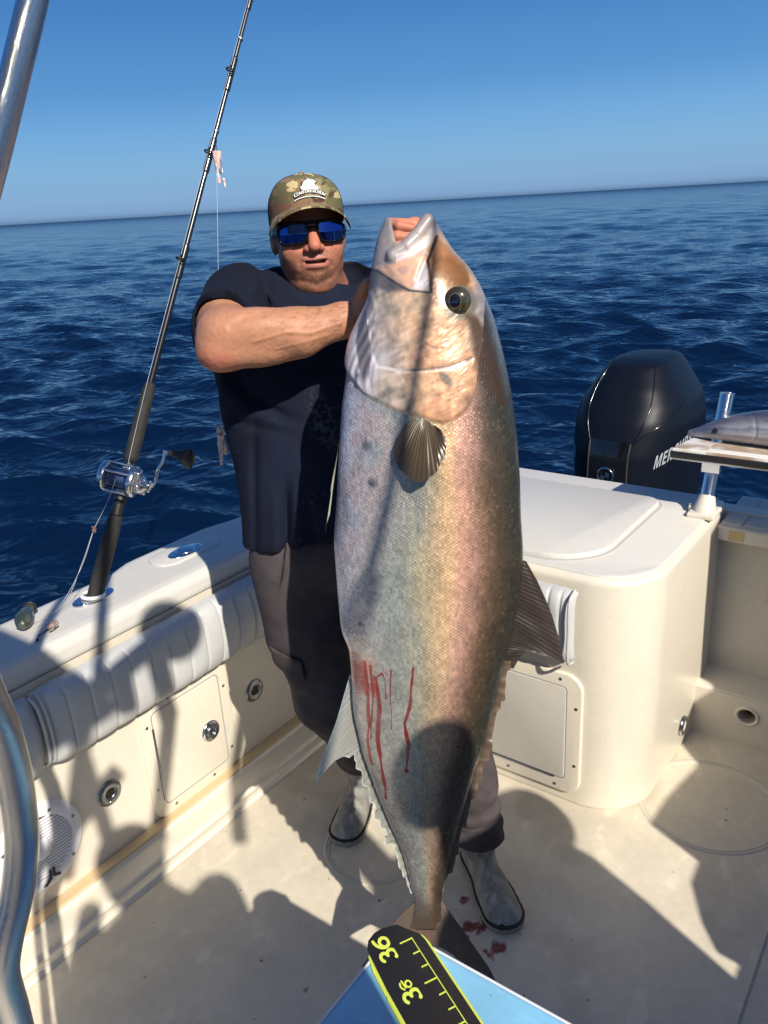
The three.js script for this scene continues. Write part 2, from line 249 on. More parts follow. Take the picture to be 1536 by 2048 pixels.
// ---------------------------------------------------------------- boat
const boat = thing('boat', 'cream fibreglass fishing boat cockpit with padded sides and stern', 'boat');
{
  // floor, with its own stains
  const X0 = -1.2, X1 = 2.36, Z0 = -1.70, Z1 = 0.58, W = 1200, H = 716, rr = rng(31);
  const blood = [[1.290, -.770, .03], [1.262, -.695, .022], [1.275, -.785, .012], [.933, -1.002, .009], [1.344, -.831, .012], [1.30, -.75, .014], [1.18, -.76, .006], [1.245, -.715, .012]];
  const specks = Array.from({ length: 80 }, () => [0.4 + rr() * 2, Z0 + rr() * 2, 0.0012 + rr() * rr() * 0.005]);
  const cell = new Map(); specks.forEach((s) => { const k = Math.floor(s[0] * 10) + '_' + Math.floor(s[1] * 10); if (!cell.has(k)) cell.set(k, []); cell.get(k).push(s); });
  const tex = dataTex(W, H, (i, j) => {
    const x = X0 + (i + .5) / W * (X1 - X0), z = Z0 + (j + .5) / H * (Z1 - Z0);
    const n = fbm(x * 3, z * 3, 1, 4), m = fbm(x * 14, z * 14, 5, 3), f = fbm(x * 60, z * 60, 9, 2);
    let k = 1 + n * 0.05 + m * 0.045 + f * 0.04, c = [208 * k, 199 * k, 180 * k - n * 3];
    const wet = sstep(.12, .35, fbm(x * 2.1 + 4, z * 2.6, 8, 4)); c = c.map((v) => v * (1 - .10 * wet));
    const scuff = sstep(.30, .5, fbm(x * 14 + z * 4, z * 22, 2, 4)) * .05; c = c.map((v) => v * (1 + scuff));
    for (const b of blood) { const d = Math.hypot(x - b[0], (z - b[1]) * 1.3) / b[2] + fbm(x * 60, z * 60, 3, 3) * 1.3; const a = sstep(1.1, .5, d) * (0.55 + 0.4 * sstep(-.2, .3, noise(x * 420, z * 420))); if (a > 0) c = [lerp(c[0], 95, a), lerp(c[1], 22, a), lerp(c[2], 24, a)]; }
    const smear = sstep(.16, .0, polyDist(x, z, [[1.42, -.86], [1.25, -.62]])) * sstep(.05, .4, fbm(x * 11, z * 11, 6, 4)) * .35; c = [lerp(c[0], 160, smear), lerp(c[1], 105, smear), lerp(c[2], 90, smear)];
    for (let a = -1; a < 2; a++) for (let b = -1; b < 2; b++) for (const s of cell.get((Math.floor(x * 10) + a) + '_' + (Math.floor(z * 10) + b)) ?? []) if (Math.hypot(x - s[0], z - s[1]) < s[2]) c = [96, 88, 80];
    const tan = sstep(-1.655, -1.662, z + .006 * noise(x * 5, 3)) * (.75 + .3 * fbm(x * 7, z * 20, 4)); c = [lerp(c[0], 214, tan), lerp(c[1], 184, tan), lerp(c[2], 138, tan)];
    return c;
  });
  tex.wrapS = tex.wrapT = THREE.ClampToEdgeWrapping;
  const nonskid = dataTex(256, 256, (x, y) => { const u = (x % 32) / 32 - .5, v = ((y + (Math.floor(x / 32) % 2) * 16) % 32) / 32 - .5, k = 110 + 120 * sstep(.46, .22, Math.abs(u) + Math.abs(v)); return [k, k, k]; }, false);
  nonskid.repeat.set((X1 - X0) / .05, (Z1 - Z0) / .05);
  const floorMat = phys({ map: tex, roughness: .4, bumpMap: nonskid, bumpScale: .0005, clearcoat: .12, clearcoatRoughness: .35 });
  const fg = new THREE.PlaneGeometry(X1 - X0, Z1 - Z0, 1, 1).rotateX(-Math.PI / 2).translate((X0 + X1) / 2, 0, (Z0 + Z1) / 2), u = fg.attributes.uv;
  for (let i = 0; i < u.count; i++) u.setY(i, 1 - u.getY(i));
  add(boat, 'cockpit_floor', [fg], floorMat);
  add(boat, 'floor_base', box(X0, -.3, -1.9, 2.5, -.012, .80, 0), gelcoat);
  // moulded strip and gutter at the foot of the padded side
  add(boat, 'waterway_strip', [grid((a, b) => { const x = lerp(-1.2, 1.83, a), p = [[-1.698, .03], [-1.664, .026], [-1.655, .016], [-1.60, .014], [-1.592, .011], [-1.585, .004], [-1.578, .004], [-1.570, .010], [-1.555, .010], [-1.546, .001]], k = Math.min(8, Math.floor(b * 9)), t = b * 9 - k; return [x, lerp(p[k][1], p[k + 1][1], t), lerp(p[k][0], p[k + 1][0], t)]; }, 30, 36, { flip: true, uv: (a, b, p) => [p[0], p[2]] })], gelcoat);
  add(boat, 'tan_edge_strip', box(-1.2, .024, -1.699, 1.80, .0335, -1.664, .003), std({ color: lin(.66, .50, .30), map: rep(grimeTex, 2, 2), roughness: .7 }), 'tan sealant strip');
  // round deck plates
  for (const [x, z, r] of [[1.375, -1.135, .135], [2.02, -.42, .19]]) {
    const g = lathe([[r - .010, -.001], [r - .006, .0022], [r - .0045, .0022], [r - .0035, .0008], [r - .001, .0008], [r, .0022], [r + .006, .0022], [r + .010, -.001]], [x, 0, z], [0, 1, 0], 64);
    add(boat, 'deck_plate', metreUV(g.toNonIndexed()), floorMatPlain());
  }
  function floorMatPlain() { return phys({ color: lin(.60, .555, .47), map: rep(grimeTex, 1.5, 1.5), roughness: .42, bumpMap: rep(fineBump, 6, 6), bumpScale: .0004 }); }
  // starboard side
  add(boat, 'side_wall', box(-1.3, -.02, -1.76, 1.83, .64, -1.70, 0), gelcoat);
  const capPts = [[-1.945, .60], [-1.945, .68], [-1.935, .697], [-1.915, .702], [-1.745, .706], [-1.722, .703], [-1.708, .694], [-1.702, .68], [-1.700, .655], [-1.702, .645], [-1.712, .642], [-1.76, .642]];
  const capAt = (x) => ({ dz: -.03 * sstep(1.22, 1.33, x) * sstep(1.75, 1.6, x) });
  add(boat, 'gunwale_cap', [grid((a, b) => { const x = lerp(-1.3, 2.62, a), k = Math.min(capPts.length - 2, Math.floor(b * (capPts.length - 1))), t = b * (capPts.length - 1) - k, z = lerp(capPts[k][0], capPts[k + 1][0], t), y = lerp(capPts[k][1], capPts[k + 1][1], t); return [x, y, z + (z < -1.9 ? capAt(x).dz : 0)]; }, 120, 44, { flip: true, uv: (a, b, p) => [p[0], p[2] + p[1]] })], deckWhite);
  add(boat, 'hull_side', box(-1.4, -.9, -1.97, 2.6, .62, -1.90, .02), gelcoat);
  add(boat, 'cap_recess', [slab(rrect(-.12, -.055, .12, .055, .05), .004, .002, new THREE.Matrix4().makeRotationX(-Math.PI / 2).setPosition(1.455, .7045, -1.862))], deckWhite);
  // padded bolsters: cushions with stitched ribs
  function bolster(len, ribs, seed, place, H = .115, D = .080) {
    const r = rng(seed), g = grid((a, b) => {
      const th = (b - .5) * Math.PI * .98, end = Math.pow(clamp(1 - Math.pow(Math.abs(a - .5) * 2, 26)), .5), q = a * ribs, f = Math.abs(q - Math.round(q)), groove = Math.exp(-Math.pow(f * len / ribs / .0038, 2)), puff = .0025 * Math.cos((q % 1 - .5) * Math.PI);
      const wob = .006 * noise(a * len * 9, b * 4, seed), o = D * Math.pow(Math.cos(th), .42) * (1 - .0 * groove) - .0048 * groove * Math.pow(Math.cos(th), .2) + puff + wob * Math.cos(th);
      return place(a * len, H * Math.sign(Math.sin(th)) * Math.pow(Math.abs(Math.sin(th)), .8) * (.86 + .14 * end), Math.max(.0, o * (.55 + .45 * end)));
    }, Math.round(len * 420), 40, { uv: (a, b, p) => [p[0] + p[2], p[1] + p[2]] });
    return g;
  }
  const starb = [[-.9, .795, 28, 3], [.802, 1.85, 17, 8]];
  for (const [x0, x1, n, s] of starb) {
    const c = add(boat, 'side_cushion', [bolster(x1 - x0, n, s, (a, y, o) => [x0 + a, .530 + y * .90, -1.70 + o])], vinyl, s === 3 ? 'pale cushion at the forward end' : undefined);
    add(c, 'welt', [x0, x1].map((x, i) => tube([[x + (i ? -.006 : .006), .632, -1.66], [x + (i ? -.004 : .004), .612, -1.637], [x + (i ? -.004 : .004), .533, -1.624], [x + (i ? -.004 : .004), .458, -1.637], [x + (i ? -.006 : .006), .435, -1.67]], .0045, 40, 8)), vinyl);
  }
  // access hatch in the starboard side
  const onSide = (x, y, z = -1.70) => new THREE.Matrix4().setPosition(x, y, z);
  const hatch = add(boat, 'access_hatch', [slab(rrect(-.163, -.192, .163, .192, .045), .008, .003, onSide(1.243, .222))], gelcoat);
  add(hatch, 'hatch_door', [slab(rrect(-.122, -.152, .122, .152, .016), .0095, .002, onSide(1.243, .222))], gelcoat);
  add(hatch, 'hatch_seam', [slab(rrect(-.1255, -.1555, .1255, .1555, .018), .0084, .0, onSide(1.243, .222))], seamMat);
  add(hatch, 'hinge', [rod([1.118, .09, -1.6915], [1.118, .33, -1.6915], .0035)], steelDark);
  for (const [x, y] of [[-.142, .12], [-.142, -.09], [-.06, .172], [.08, .172], [.142, .10], [.142, -.12], [.06, -.172], [-.09, -.172]]) add(hatch, 'screw', [lathe([[0, .0015], [.004, .0012], [.0052, 0]], [1.243 + x, .222 + y, -1.692], [0, 0, 1], 12)], steelDark);
  const latch = add(hatch, 'latch', [lathe([[0, .004], [.021, .004], [.024, .007], [.029, .007], [.033, .003], [.034, 0]], [1.312, .205, -1.6905], [0, 0, 1], 40)], chrome);
  add(latch, 'latch_ring', [new THREE.TorusGeometry(.015, .0035, 10, 32).translate(1.312, .205, -1.684), box(1.302, .203, -1.686, 1.322, .207, -1.681, .001)], steelDark);
  // flanged side fittings
  for (const [x, y] of [[1.512, .232], [.958, .222]]) {
    const f = add(boat, 'side_fitting', [lathe([[.014, .002], [.017, .007], [.028, .007], [.036, .004], [.038, 0]], [x, y, -1.70], [0, 0, 1], 40)], steelDark);
    add(f, 'dark_socket', [new THREE.CircleGeometry(.0155, 32).translate(x, y, -1.6965)], black);
    for (let k = 0; k < 3; k++) add(f, 'screw', [lathe([[0, .002], [.004, .0014], [.0045, 0]], [x + .026 * Math.cos(k * 2.1 + .4), y + .026 * Math.sin(k * 2.1 + .4), -1.693], [0, 0, 1], 12)], chrome);
  }
  const pocket = add(boat, 'pocket_pull', [slab(rrect(-.046, -.017, .046, .017, .014), .006, .002, onSide(1.546, .412))], black);
  add(pocket, 'pull_recess', [slab(rrect(-.03, -.009, .03, .009, .008), .0075, .001, onSide(1.546, .412))], blackGloss);
  // loudspeaker
  const sp = [.742, .205], spk = add(boat, 'side_speaker', [lathe([[.088, .010], [.093, .016], [.112, .015], [.121, .009], [.124, 0]], [sp[0], sp[1], -1.70], [0, 0, 1], 64)], phys({ color: lin(.78, .78, .80), roughness: .35 }), 'round white loudspeaker');
  const gw = phys({ color: lin(.76, .76, .79), roughness: .4 }), rot = -.06;
  add(spk, 'speaker_cone', [new THREE.CircleGeometry(.09, 48).translate(sp[0], sp[1], -1.6965)], std({ color: lin(.03, .03, .045), roughness: .8 }));
  for (let k = -9; k <= 9; k++) { const y = k * .0088, w = Math.sqrt(Math.max(0, .088 * .088 - y * y)); if (w < .02) continue; add(spk, 'grille_slat', [new RoundedBoxGeometry(2 * w, .0056, .006, 2, .002).translate(0, y, 0).rotateZ(rot).translate(sp[0], sp[1], -1.689)], gw); }
  add(spk, 'speaker_dome', [new THREE.SphereGeometry(.03, 32, 12, 0, 6.3, 0, 1.57).scale(1, .35, 1).rotateX(Math.PI / 2).translate(sp[0], sp[1], -1.688)], gw);
  const jl = (m) => { const s = new THREE.Shape(); [[0, 0], [.007, 0], [.007, .026], [.010, .030], [.003, .030], [.003, .012], [0, .009], [-.010, .004], [-.010, -.001]].forEach(([a, b], i) => i ? s.lineTo(m * a, b) : s.moveTo(m * a, b)); return s; };
  const L1 = new THREE.Shape([[.001, .032], [.007, .032], [.007, .012], [.020, .006], [.020, -.001], [.001, .006]].map((p) => new THREE.Vector2(...p))), J1 = new THREE.Shape([[-.001, .030], [-.007, .030], [-.007, .010], [-.020, -.004], [-.020, -.011], [-.001, .003]].map((p) => new THREE.Vector2(...p)));
  add(spk, 'speaker_badge', [slab(L1, .002, 0, new THREE.Matrix4().makeRotationZ(rot).setPosition(sp[0] + .012, sp[1] - .098, -1.684)), slab(J1, .002, 0, new THREE.Matrix4().makeRotationZ(rot).setPosition(sp[0] + .010, sp[1] - .098, -1.684))], black);
  for (const a of [.35, 1.15, -.75, 2.6, 3.7, 4.6]) add(spk, 'screw', [lathe([[0, .0015], [.004, .001], [.005, 0]], [sp[0] + .104 * Math.cos(a), sp[1] + .104 * Math.sin(a), -1.684], [0, 0, 1], 12)], steelDark);
  add(boat, 'gauge_flange', [lathe([[0, .003], [.05, .004], [.055, 0]], [.66, .36, -1.70], [0, 0, 1], 32)], deckWhite);
  // flush rod holders in the cap
  for (const [x, z, open] of [[1.106, -1.832, 1], [1.447, -1.852, 0]]) {
    const e = new THREE.Shape(); e.absellipse(0, 0, .062, .034, 0, Math.PI * 2);
    const h = add(boat, 'flush_rod_holder', [slab(e, .006, .0025, new THREE.Matrix4().makeRotationX(-Math.PI / 2).setPosition(x, .7055, z))], chrome);
    add(h, 'holder_mouth', [new THREE.CircleGeometry(.024, 32).scale(1.15, 1, 1).rotateX(-Math.PI / 2).translate(x, .7125, z)], black);
    add(h, open ? 'holder_liner' : 'holder_lid', open ? [new THREE.TorusGeometry(.0285, .0052, 12, 48).rotateX(Math.PI / 2).rotateZ(-.12).translate(x, .716, z)] : [lathe([[0, .006], [.022, .006], [.027, .003], [.028, 0]], [x, .712, z], [0, 1, 0], 40)], open ? phys({ color: lin(.75, .75, .74), roughness: .5 }) : chrome);
    for (const [a, b] of [[-.048, 0], [.048, 0], [.0, .0295]]) add(h, 'screw', [lathe([[0, .0022], [.004, .0014], [.005, 0]], [x + a, .7115, z + b], [0, 1, 0], 12)], chrome);
  }
  // stern seat box
  const tp = new THREE.Shape(); tp.moveTo(1.815, 1.72).lineTo(1.815, .74).absarc(1.985, .74, .17, Math.PI, Math.PI * 1.5, false).lineTo(2.43, .565).lineTo(2.56, .58).lineTo(2.56, 1.72).closePath();
  add(boat, 'stern_box', plan(tp, -.01, .728, .022), gelcoat);
  const tt = new THREE.Shape(); tt.moveTo(1.832, 1.70).lineTo(1.832, .742).absarc(1.985, .742, .153, Math.PI, Math.PI * 1.5, false).lineTo(2.42, .582).lineTo(2.553, .60).lineTo(2.553, 1.70).closePath();
  add(boat, 'stern_top', plan(tt, .70, .7325, .006), deckWhite);
  const ld = new THREE.Shape(); ld.moveTo(1.868, 1.68).lineTo(1.868, .90).absarc(2.03, .90, .162, Math.PI, Math.PI * 1.5, false).lineTo(2.38, .735).absarc(2.38, .785, .05, -Math.PI / 2, 0, false).lineTo(2.43, 1.68).closePath();
  const lg = new THREE.Shape(); lg.moveTo(1.858, 1.69).lineTo(1.858, .90).absarc(2.03, .90, .172, Math.PI, Math.PI * 1.5, false).lineTo(2.38, .724).absarc(2.38, .785, .061, -Math.PI / 2, 0, false).lineTo(2.441, 1.69).closePath();
  add(boat, 'lid_gutter', plan(lg, .72, .7337, 0), std({ color: lin(.42, .42, .40), roughness: .7 }));
  add(boat, 'stern_lid', plan(ld, .72, .747, .006), deckWhite);
  // bow side of the stern box: hatch and cushion
  const onStern = (y, z, x = 1.815) => new THREE.Matrix4().makeRotationY(-Math.PI / 2).setPosition(x, y, z);
  const sh = add(boat, 'stern_hatch', [slab(rrect(-.22, -.197, .22, .197, .05), .010, .004, onStern(.235, -.945))], gelcoat);
  add(sh, 'hatch_door', [slab(rrect(-.176, -.152, .176, .152, .014), .0115, .002, onStern(.238, -.947))], phys({ color: lin(.60, .575, .52), map: rep(grimeTex, 1, 1), roughness: .4 }));
  add(sh, 'hatch_seam', [slab(rrect(-.1795, -.1555, .1795, .1555, .016), .0105, 0, onStern(.238, -.947))], seamMat);
  add(sh, 'hinge', [rod([1.804, .084, -1.11], [1.804, .084, -.80], .0035)], steelDark);
  for (const [z, y] of [[-.79, .412], [-.742, .33], [-.742, .14], [-.80, .056], [-.95, .056], [-1.0, .412]]) add(sh, 'screw', [lathe([[0, .0015], [.004, .0012], [.0052, 0]], [1.805, y, z], [-1, 0, 0], 12)], steelDark);
  const sc = add(boat, 'stern_cushion', [bolster(.92, 28, 21, (a, y, o) => [1.812 - o * .75, .592 + y * .93, -1.665 + a])], vinyl);
  add(sc, 'welt', [tube([[1.79, .70, -.749], [1.755, .685, -.748], [1.748, .59, -.747], [1.755, .50, -.748], [1.79, .485, -.749]], .004, 30, 8)], vinyl);
  add(boat, 'courtesy_light', [lathe([[0, .004], [.014, .005], [.02, .003]], [2.226, .088, -.5625], [0, 0, 1], 32)], phys({ color: lin(.8, .8, .78), roughness: .2 }));
  add(boat, 'light_ring', [lathe([[.019, .006], [.024, .009], [.030, .006], [.032, 0]], [2.226, .088, -.5635], [0, 0, 1], 40)], chrome);
  // passage to the stern door on the port side
  const stepHole = new THREE.Path(); stepHole.absellipse(-.405, .108, .030, .027, 0, Math.PI * 2);
  const stepS = new THREE.Shape([[-.58, -.01], [.1, -.01], [.1, .165], [-.58, .165]].map((p) => new THREE.Vector2(...p))); stepS.holes.push(stepHole);
  add(boat, 'passage_step', [metreUV(new THREE.ExtrudeGeometry(stepS, { depth: .06, bevelEnabled: false, curveSegments: 32 }).applyMatrix4(new THREE.Matrix4().makeRotationY(-Math.PI / 2)).translate(2.405, 0, 0)), box(2.355, .158, -.60, 2.62, .168, .12, .004)], gelcoat);
  add(boat, 'drain_rim', [new THREE.TorusGeometry(.031, .0055, 12, 40).scale(1, .92, 1).rotateY(Math.PI / 2).translate(2.344, .108, -.405)], gelcoat);
  add(boat, 'drain_pipe', [new THREE.CylinderGeometry(.0295, .0295, .12, 32, 1, true).rotateZ(Math.PI / 2).translate(2.405, .108, -.405)], std({ color: lin(.35, .27, .16), roughness: .8, side: THREE.DoubleSide }));
  for (let k = 0; k < 8; k++) add(boat, 'door_plank', box(2.525, .170 + k * .056, -.60, 2.55, .2205 + k * .056, .1, .005), gelcoat);
  add(boat, 'door_backing', box(2.535, .0, -.62, 2.60, .70, .12, 0), gelcoat);
  add(boat, 'door_latch_bar', box(2.485, .43, -.418, 2.527, .56, -.388, .004), deckWhite);
  add(boat, 'stern_bridge', box(2.415, .645, -.566, 2.72, .692, .3, .008), gelcoat);
  for (const [a, b] of [[-.558, -.50], [-.494, -.36], [-.354, .2]]) add(boat, 'bridge_lid', box(2.44, .69, a, 2.70, .6975, b, .003), deckWhite);
  add(boat, 'stained_patch', box(2.4135, .652, -.528, 2.4158, .684, -.485, 0), std({ color: lin(.66, .52, .26), roughness: .8, map: rep(grimeTex, 8, 8) }), 'yellowed glue patch');
  add(boat, 'lid_hinge', [box(2.385, .733, -.645, 2.415, .752, -.632, .002), box(2.385, .733, -.612, 2.415, .752, -.60, .002), rod([2.40, .750, -.645], [2.40, .750, -.60], .006), box(2.40, .733, -.622, 2.47, .775, -.588, .012)], gelcoat);
  add(boat, 'floor_seam', [box(-1, -.002, -.1835, 2.36, .0016, -.1795, 0)], seamMat);
  // port side, outside the picture but shading it
  add(boat, 'port_wall', box(-1.3, -.02, .58, 2.62, .70, .66, 0), gelcoat);
  add(boat, 'port_cap', box(-1.3, .66, .56, 2.62, .715, .82, .02), deckWhite);
  add(boat, 'port_hull', box(-1.4, -.9, .76, 2.6, .62, .83, .02), gelcoat);
  add(boat, 'transom', box(2.50, -.9, -1.93, 2.62, .655, .80, 0), gelcoat);
}

// ---------------------------------------------------------------- tower frame with hardtop (mostly outside the picture)
{
  const t = thing('tower_frame', 'polished steel tube frame at the left edge of the picture', 'pipe frame');
  add(t, 'upright_pipe', [tube([[.645, 2.2, -.66], [.516, 1.87, -.737], [.465, 1.737, -.770], [.409, 1.595, -.802], [.365, 1.44, -.825]], .0135, 60, 32)], brushed);
  add(t, 'curved_rail', [tube([[.372, 1.46, -.823], [.345, 1.30, -.83], [.35, 1.182, -.829], [.356, 1.133, -.827], [.357, 1.085, -.827], [.354, 1.03, -.828], [.346, .967, -.831], [.33, .907, -.837], [.306, .843, -.846], [.294, .80, -.851], [.292, .74, -.851], [.290, .66, -.852], [.288, .4, -.852], [.288, 0, -.852]], .0195, 180, 32)], brushed);
  add(t, 'inner_rail', [tube([[.275, 1.2, -.86], [.302, 1.12, -.86], [.312, 1.05, -.86], [.308, .97, -.86], [.288, .89, -.86], [.262, .80, -.86], [.25, .5, -.86]], .010, 80, 16)], brushed);
  add(t, 'hardtop', [box(-2.3, 2.12, -1.45, .04, 2.18, .2, .03)], gelcoat);
  for (const [p, q, r] of [[[-.05, 2.13, .12], [.02, .0, .30], .0215], [[-1.6, 2.13, .12], [-1.6, 0, .2], .0215], [[-1.6, 2.13, -1.35], [-1.6, 0, -1.3], .0215], [[0, 2.13, .15], [.645, 2.2, -.66], .016]]) add(t, 'upright_pipe', rod(p, q, r), brushed);
  add(t, 'spreader_lamp', [lathe([[0, .05], [.07, .05], [.085, .03], [.085, -.03], [.06, -.05], [0, -.05]], [.29, 2.2, .1], [.3, -.6, -.7], 32), rod([.29, 2.2, .1], [.0, 2.15, .12], .028), rod([.22, 2.17, .1], [.24, 1.96, .1], .030), rod([.11, 2.15, .1], [.11, 2.05, .1], .03)], deckWhite);
  add(t, 'side_brace', [rod([.005, 2.12, .1], [-.15, 1.7, .1], .022), rod([.25, 1.98, .1], [.12, 1.62, .12], .024), rod([-.2, 1.78, .1], [.06, 1.9, .1], .024)], brushed);
}

// ---------------------------------------------------------------- the big fish, hung head up; local x towards its back, y up, z towards its near side
const fish = thing('fish', 'huge silvery amberjack held upright by its mouth, bleeding at the belly', 'fish', [1.238, 1.627, -0.793]);
{
  const B = V(.534, -.032, .845).normalize(), U = V(.156, .986, -.062).normalize(), N = B.clone().cross(U).normalize(), U2 = N.clone().cross(B);
  fish.quaternion.setFromRotationMatrix(new THREE.Matrix4().makeBasis(B, U2, N));
  const bel = smoothTable([[0, -.082], [.012, -.089], [.034, -.098], [.085, -.108], [.13, -.114], [.165, -.134], [.193, -.147], [.222, -.152], [.257, -.154], [.31, -.163], [.391, -.170], [.484, -.177], [.559, -.184], [.66, -.179], [.735, -.174], [.765, -.160], [.81, -.157], [.896, -.155], [.979, -.139], [1.061, -.113], [1.131, -.088], [1.19, -.064], [1.255, -.049], [1.313, -.037], [1.35, -.043], [1.38, -.052]], 0, 1.39, 278, 2);
  const bak = smoothTable([[-.01, .0], [.008, .006], [.033, .023], [.055, .036], [.068, .055], [.108, .081], [.163, .105], [.225, .122], [.286, .136], [.365, .148], [.446, .155], [.511, .158], [.577, .164], [.62, .163], [.677, .157], [.729, .149], [.782, .135], [.834, .125], [.899, .112], [.96, .099], [1.001, .086], [1.099, .059], [1.159, .044], [1.212, .033], [1.265, .020], [1.312, .015], [1.35, .020], [1.38, .028]], -.01, 1.39, 280, 2);
  const thk = smoothTable([[-.01, .026], [.02, .036], [.05, .050], [.09, .064], [.15, .078], [.25, .092], [.4, .099], [.6, .098], [.8, .086], [1, .061], [1.1, .046], [1.2, .031], [1.27, .022], [1.31, .017], [1.335, .010], [1.355, .005], [1.372, .0025], [1.39, .002]], -.01, 1.39, 280, 2);
  const gillX = [[-.17, .20], [-.154, .249], [-.118, .289], [-.06, .316], [-.016, .327], [.016, .337], [.045, .324], [.062, .306], [.072, .27], [.082, .2], [.09, .1]];
  const gill = (x) => along(gillX, x), gillLine = gillX.slice(1, 9);
  const preop = [[-.100, .15], [-.107, .168], [-.105, .215], [-.092, .241], [-.06, .248], [-.016, .247], [.028, .243], [.063, .230]];
  const notch = [[-.071, -.04], [-.069, .012], [-.066, .022], [-.061, .045], [-.0585, .060], [-.045, .040], [-.026, .018], [-.0165, -.004], [-.016, -.04]];
  const lipC = [[-.008, .003], [-.026, .026], [-.046, .045], [-.068, .060]];
  const maxil = [[.004, .034], [-.013, .072], [-.024, .100]];
  const sdf = (p) => {
    const x = p[0], s = -p[1], z = p[2], az = Math.abs(z), b0 = bel(s), b1 = bak(s), c = (b0 + b1) / 2, h = (b1 - b0) / 2, t = thk(s);
    const u = (x - c) / h, w = z / t, q = Math.hypot(u, w), g = Math.hypot(u / h, w / t);
    let d = g < 1e-6 ? -t : q * (q - 1) / g;
    d = Math.max(d, s - 1.372); d = smax(d, -s - .006, .012);
    if (d < .02 && s < .45) {
      const gd = gill(x) - s;
      if (x < .085) d -= .0042 * sstep(-.002, .007, gd) * (1 - .9 * sstep(.004, .10, gd)) * sstep(.078, .050, x);
      if (x < -.08 && s > .09 && s < .30) d += .0016 * Math.sin((x + .02 * Math.sin(s * 30)) * 420 + s * 25) * sstep(.35, .6, Math.abs(w)) * sstep(-.088, -.11, x) * sstep(.09, .13, s) * sstep(.30, .25, s);
      if (s < .3) d += .0014 * Math.exp(-Math.pow(polyDist(x, s, preop) / .004, 2)) * sstep(.1, .4, Math.abs(w));
      if (s < .16) {
        d += .004 * Math.exp(-Math.pow(polyDist(x, s, maxil) / .0045, 2));
        const dent = ell([x, s, az], [-.092, .104, t * .78 + .012], [.020, .026, .020]); d = smax(d, -dent, .012);
        d = smax(d, -polySigned(x, s, notch), .007);
        let lip = 1; for (let i = 0; i < 3; i++) { const a = lipC[i], e = lipC[i + 1]; lip = Math.min(lip, cap([x, s, az], [a[0], a[1], thk(a[1]) * .86], [e[0], e[1], thk(e[1]) * .92], .0095, .0085)); }
        d = smin(d, lip, .014);
      }
    }
    return d;
  };
  const W = 900, H = 1840, LX = -.3, SX = .6, SL = 1.5, scaleCell = (x, s) => {
    const px = .0047, ps = .0059, ci = Math.floor(x / px), fx = x / px - ci, q = s / ps + (ci & 1) * .5 + .5 * (1 - Math.pow(2 * fx - 1, 2)), ri = Math.floor(q);
    return [ci, ri, fx, q - ri];
  };
  const st = (pts, v) => { let k = 0; while (k < pts.length - 2 && v > pts[k + 1][0]) k++; const t = clamp((v - pts[k][0]) / (pts[k + 1][0] - pts[k][0])); return [1, 2, 3].map((i) => lerp(pts[k][i], pts[k + 1][i], t)); };
  const mix = (a, b, t) => [lerp(a[0], b[0], t), lerp(a[1], b[1], t), lerp(a[2], b[2], t)];
  const bodyA = [[0, 222, 218, 226], [.08, 204, 198, 206], [.2, 176, 176, 178], [.33, 158, 165, 160], [.44, 170, 170, 154], [.53, 206, 180, 144], [.60, 234, 192, 146], [.67, 224, 172, 146], [.73, 176, 138, 118], [.79, 120, 96, 76], [.86, 84, 70, 54], [.92, 66, 62, 50], [1, 66, 70, 62]];
  const bodyB = [[0, 152, 148, 148], [.15, 148, 146, 144], [.4, 150, 154, 148], [.55, 172, 152, 130], [.66, 140, 116, 100], [.78, 88, 72, 56], [.9, 66, 64, 50], [1, 44, 44, 38]];
  const band = [[.050, .155], [.078, .160], [.100, .20], [.117, .252], [.128, .31], [.112, .312], [.084, .272], [.062, .21]];
  const snout = [[.004, .02], [.03, .045], [.052, .075], [.060, .105], [.046, .128], [.022, .136], [.003, .122], [-.008, .08]];
  const orange = [[-.072, .066], [-.040, .058], [-.012, .045], [-.004, .07], [-.012, .118], [-.040, .118], [-.060, .107], [-.094, .084]];
  const dark = [[-.112, .078], [-.094, .083], [-.060, .107], [-.040, .118], [-.075, .121], [-.108, .112]];
  const tri = [[-.014, .072], [-.008, .106], [-.008, .120], [-.036, .118], [-.028, .10]];
  const bloods = [[[-.154, .768], [-.118, .760]], [[-.150, .812], [-.132, .815]], [[-.126, .775], [-.122, .82], [-.120, .90], [-.124, .94], [-.118, .99]], [[-.115, .78], [-.111, .83], [-.117, .93]], [[-.104, .80], [-.099, .86], [-.103, .93], [-.096, 1.0], [-.091, 1.06]], [[-.104, .80], [-.094, .79], [-.088, .80], [-.086, .84]], [[-.036, .772], [-.042, .85], [-.052, .885], [-.046, .93], [-.050, .988]], [[-.076, .78], [-.078, .84], [-.076, .9]]];
  const bw = [.010, .008, .0060, .0046, .0060, .0034, .0048, .0022];
  const colourAt = (x, s) => {
    const b0 = bel(s), b1 = bak(s); if (x < b0 - .02 || x > b1 + .02) return [150, 145, 140];
    const n1 = fbm(x * 9, s * 5, 1, 3), n2 = fbm(x * 34, s * 22, 7, 3), n3 = fbm(x * 120, s * 80, 4, 2), v = clamp((x - b0) / (b1 - b0)) + n1 * .035 + n2 * .02;
    let c = mix(st(bodyA, v), st(bodyB, v), sstep(.66, 1.05, s + n1 * .1));
    const blue = sstep(.05, .30, fbm(x * 11 + 3, s * 8, 12, 3)) * sstep(.62, .35, v) * sstep(.75, .45, s); c = mix(c, [112, 122, 132], blue * .5);
    const pink = sstep(.0, .3, fbm(x * 13, s * 6 + 9, 3, 3)) * sstep(.60, .70, v) * sstep(.84, .74, v) * sstep(.95, .6, s); c = mix(c, [216, 158, 150], pink * .38);
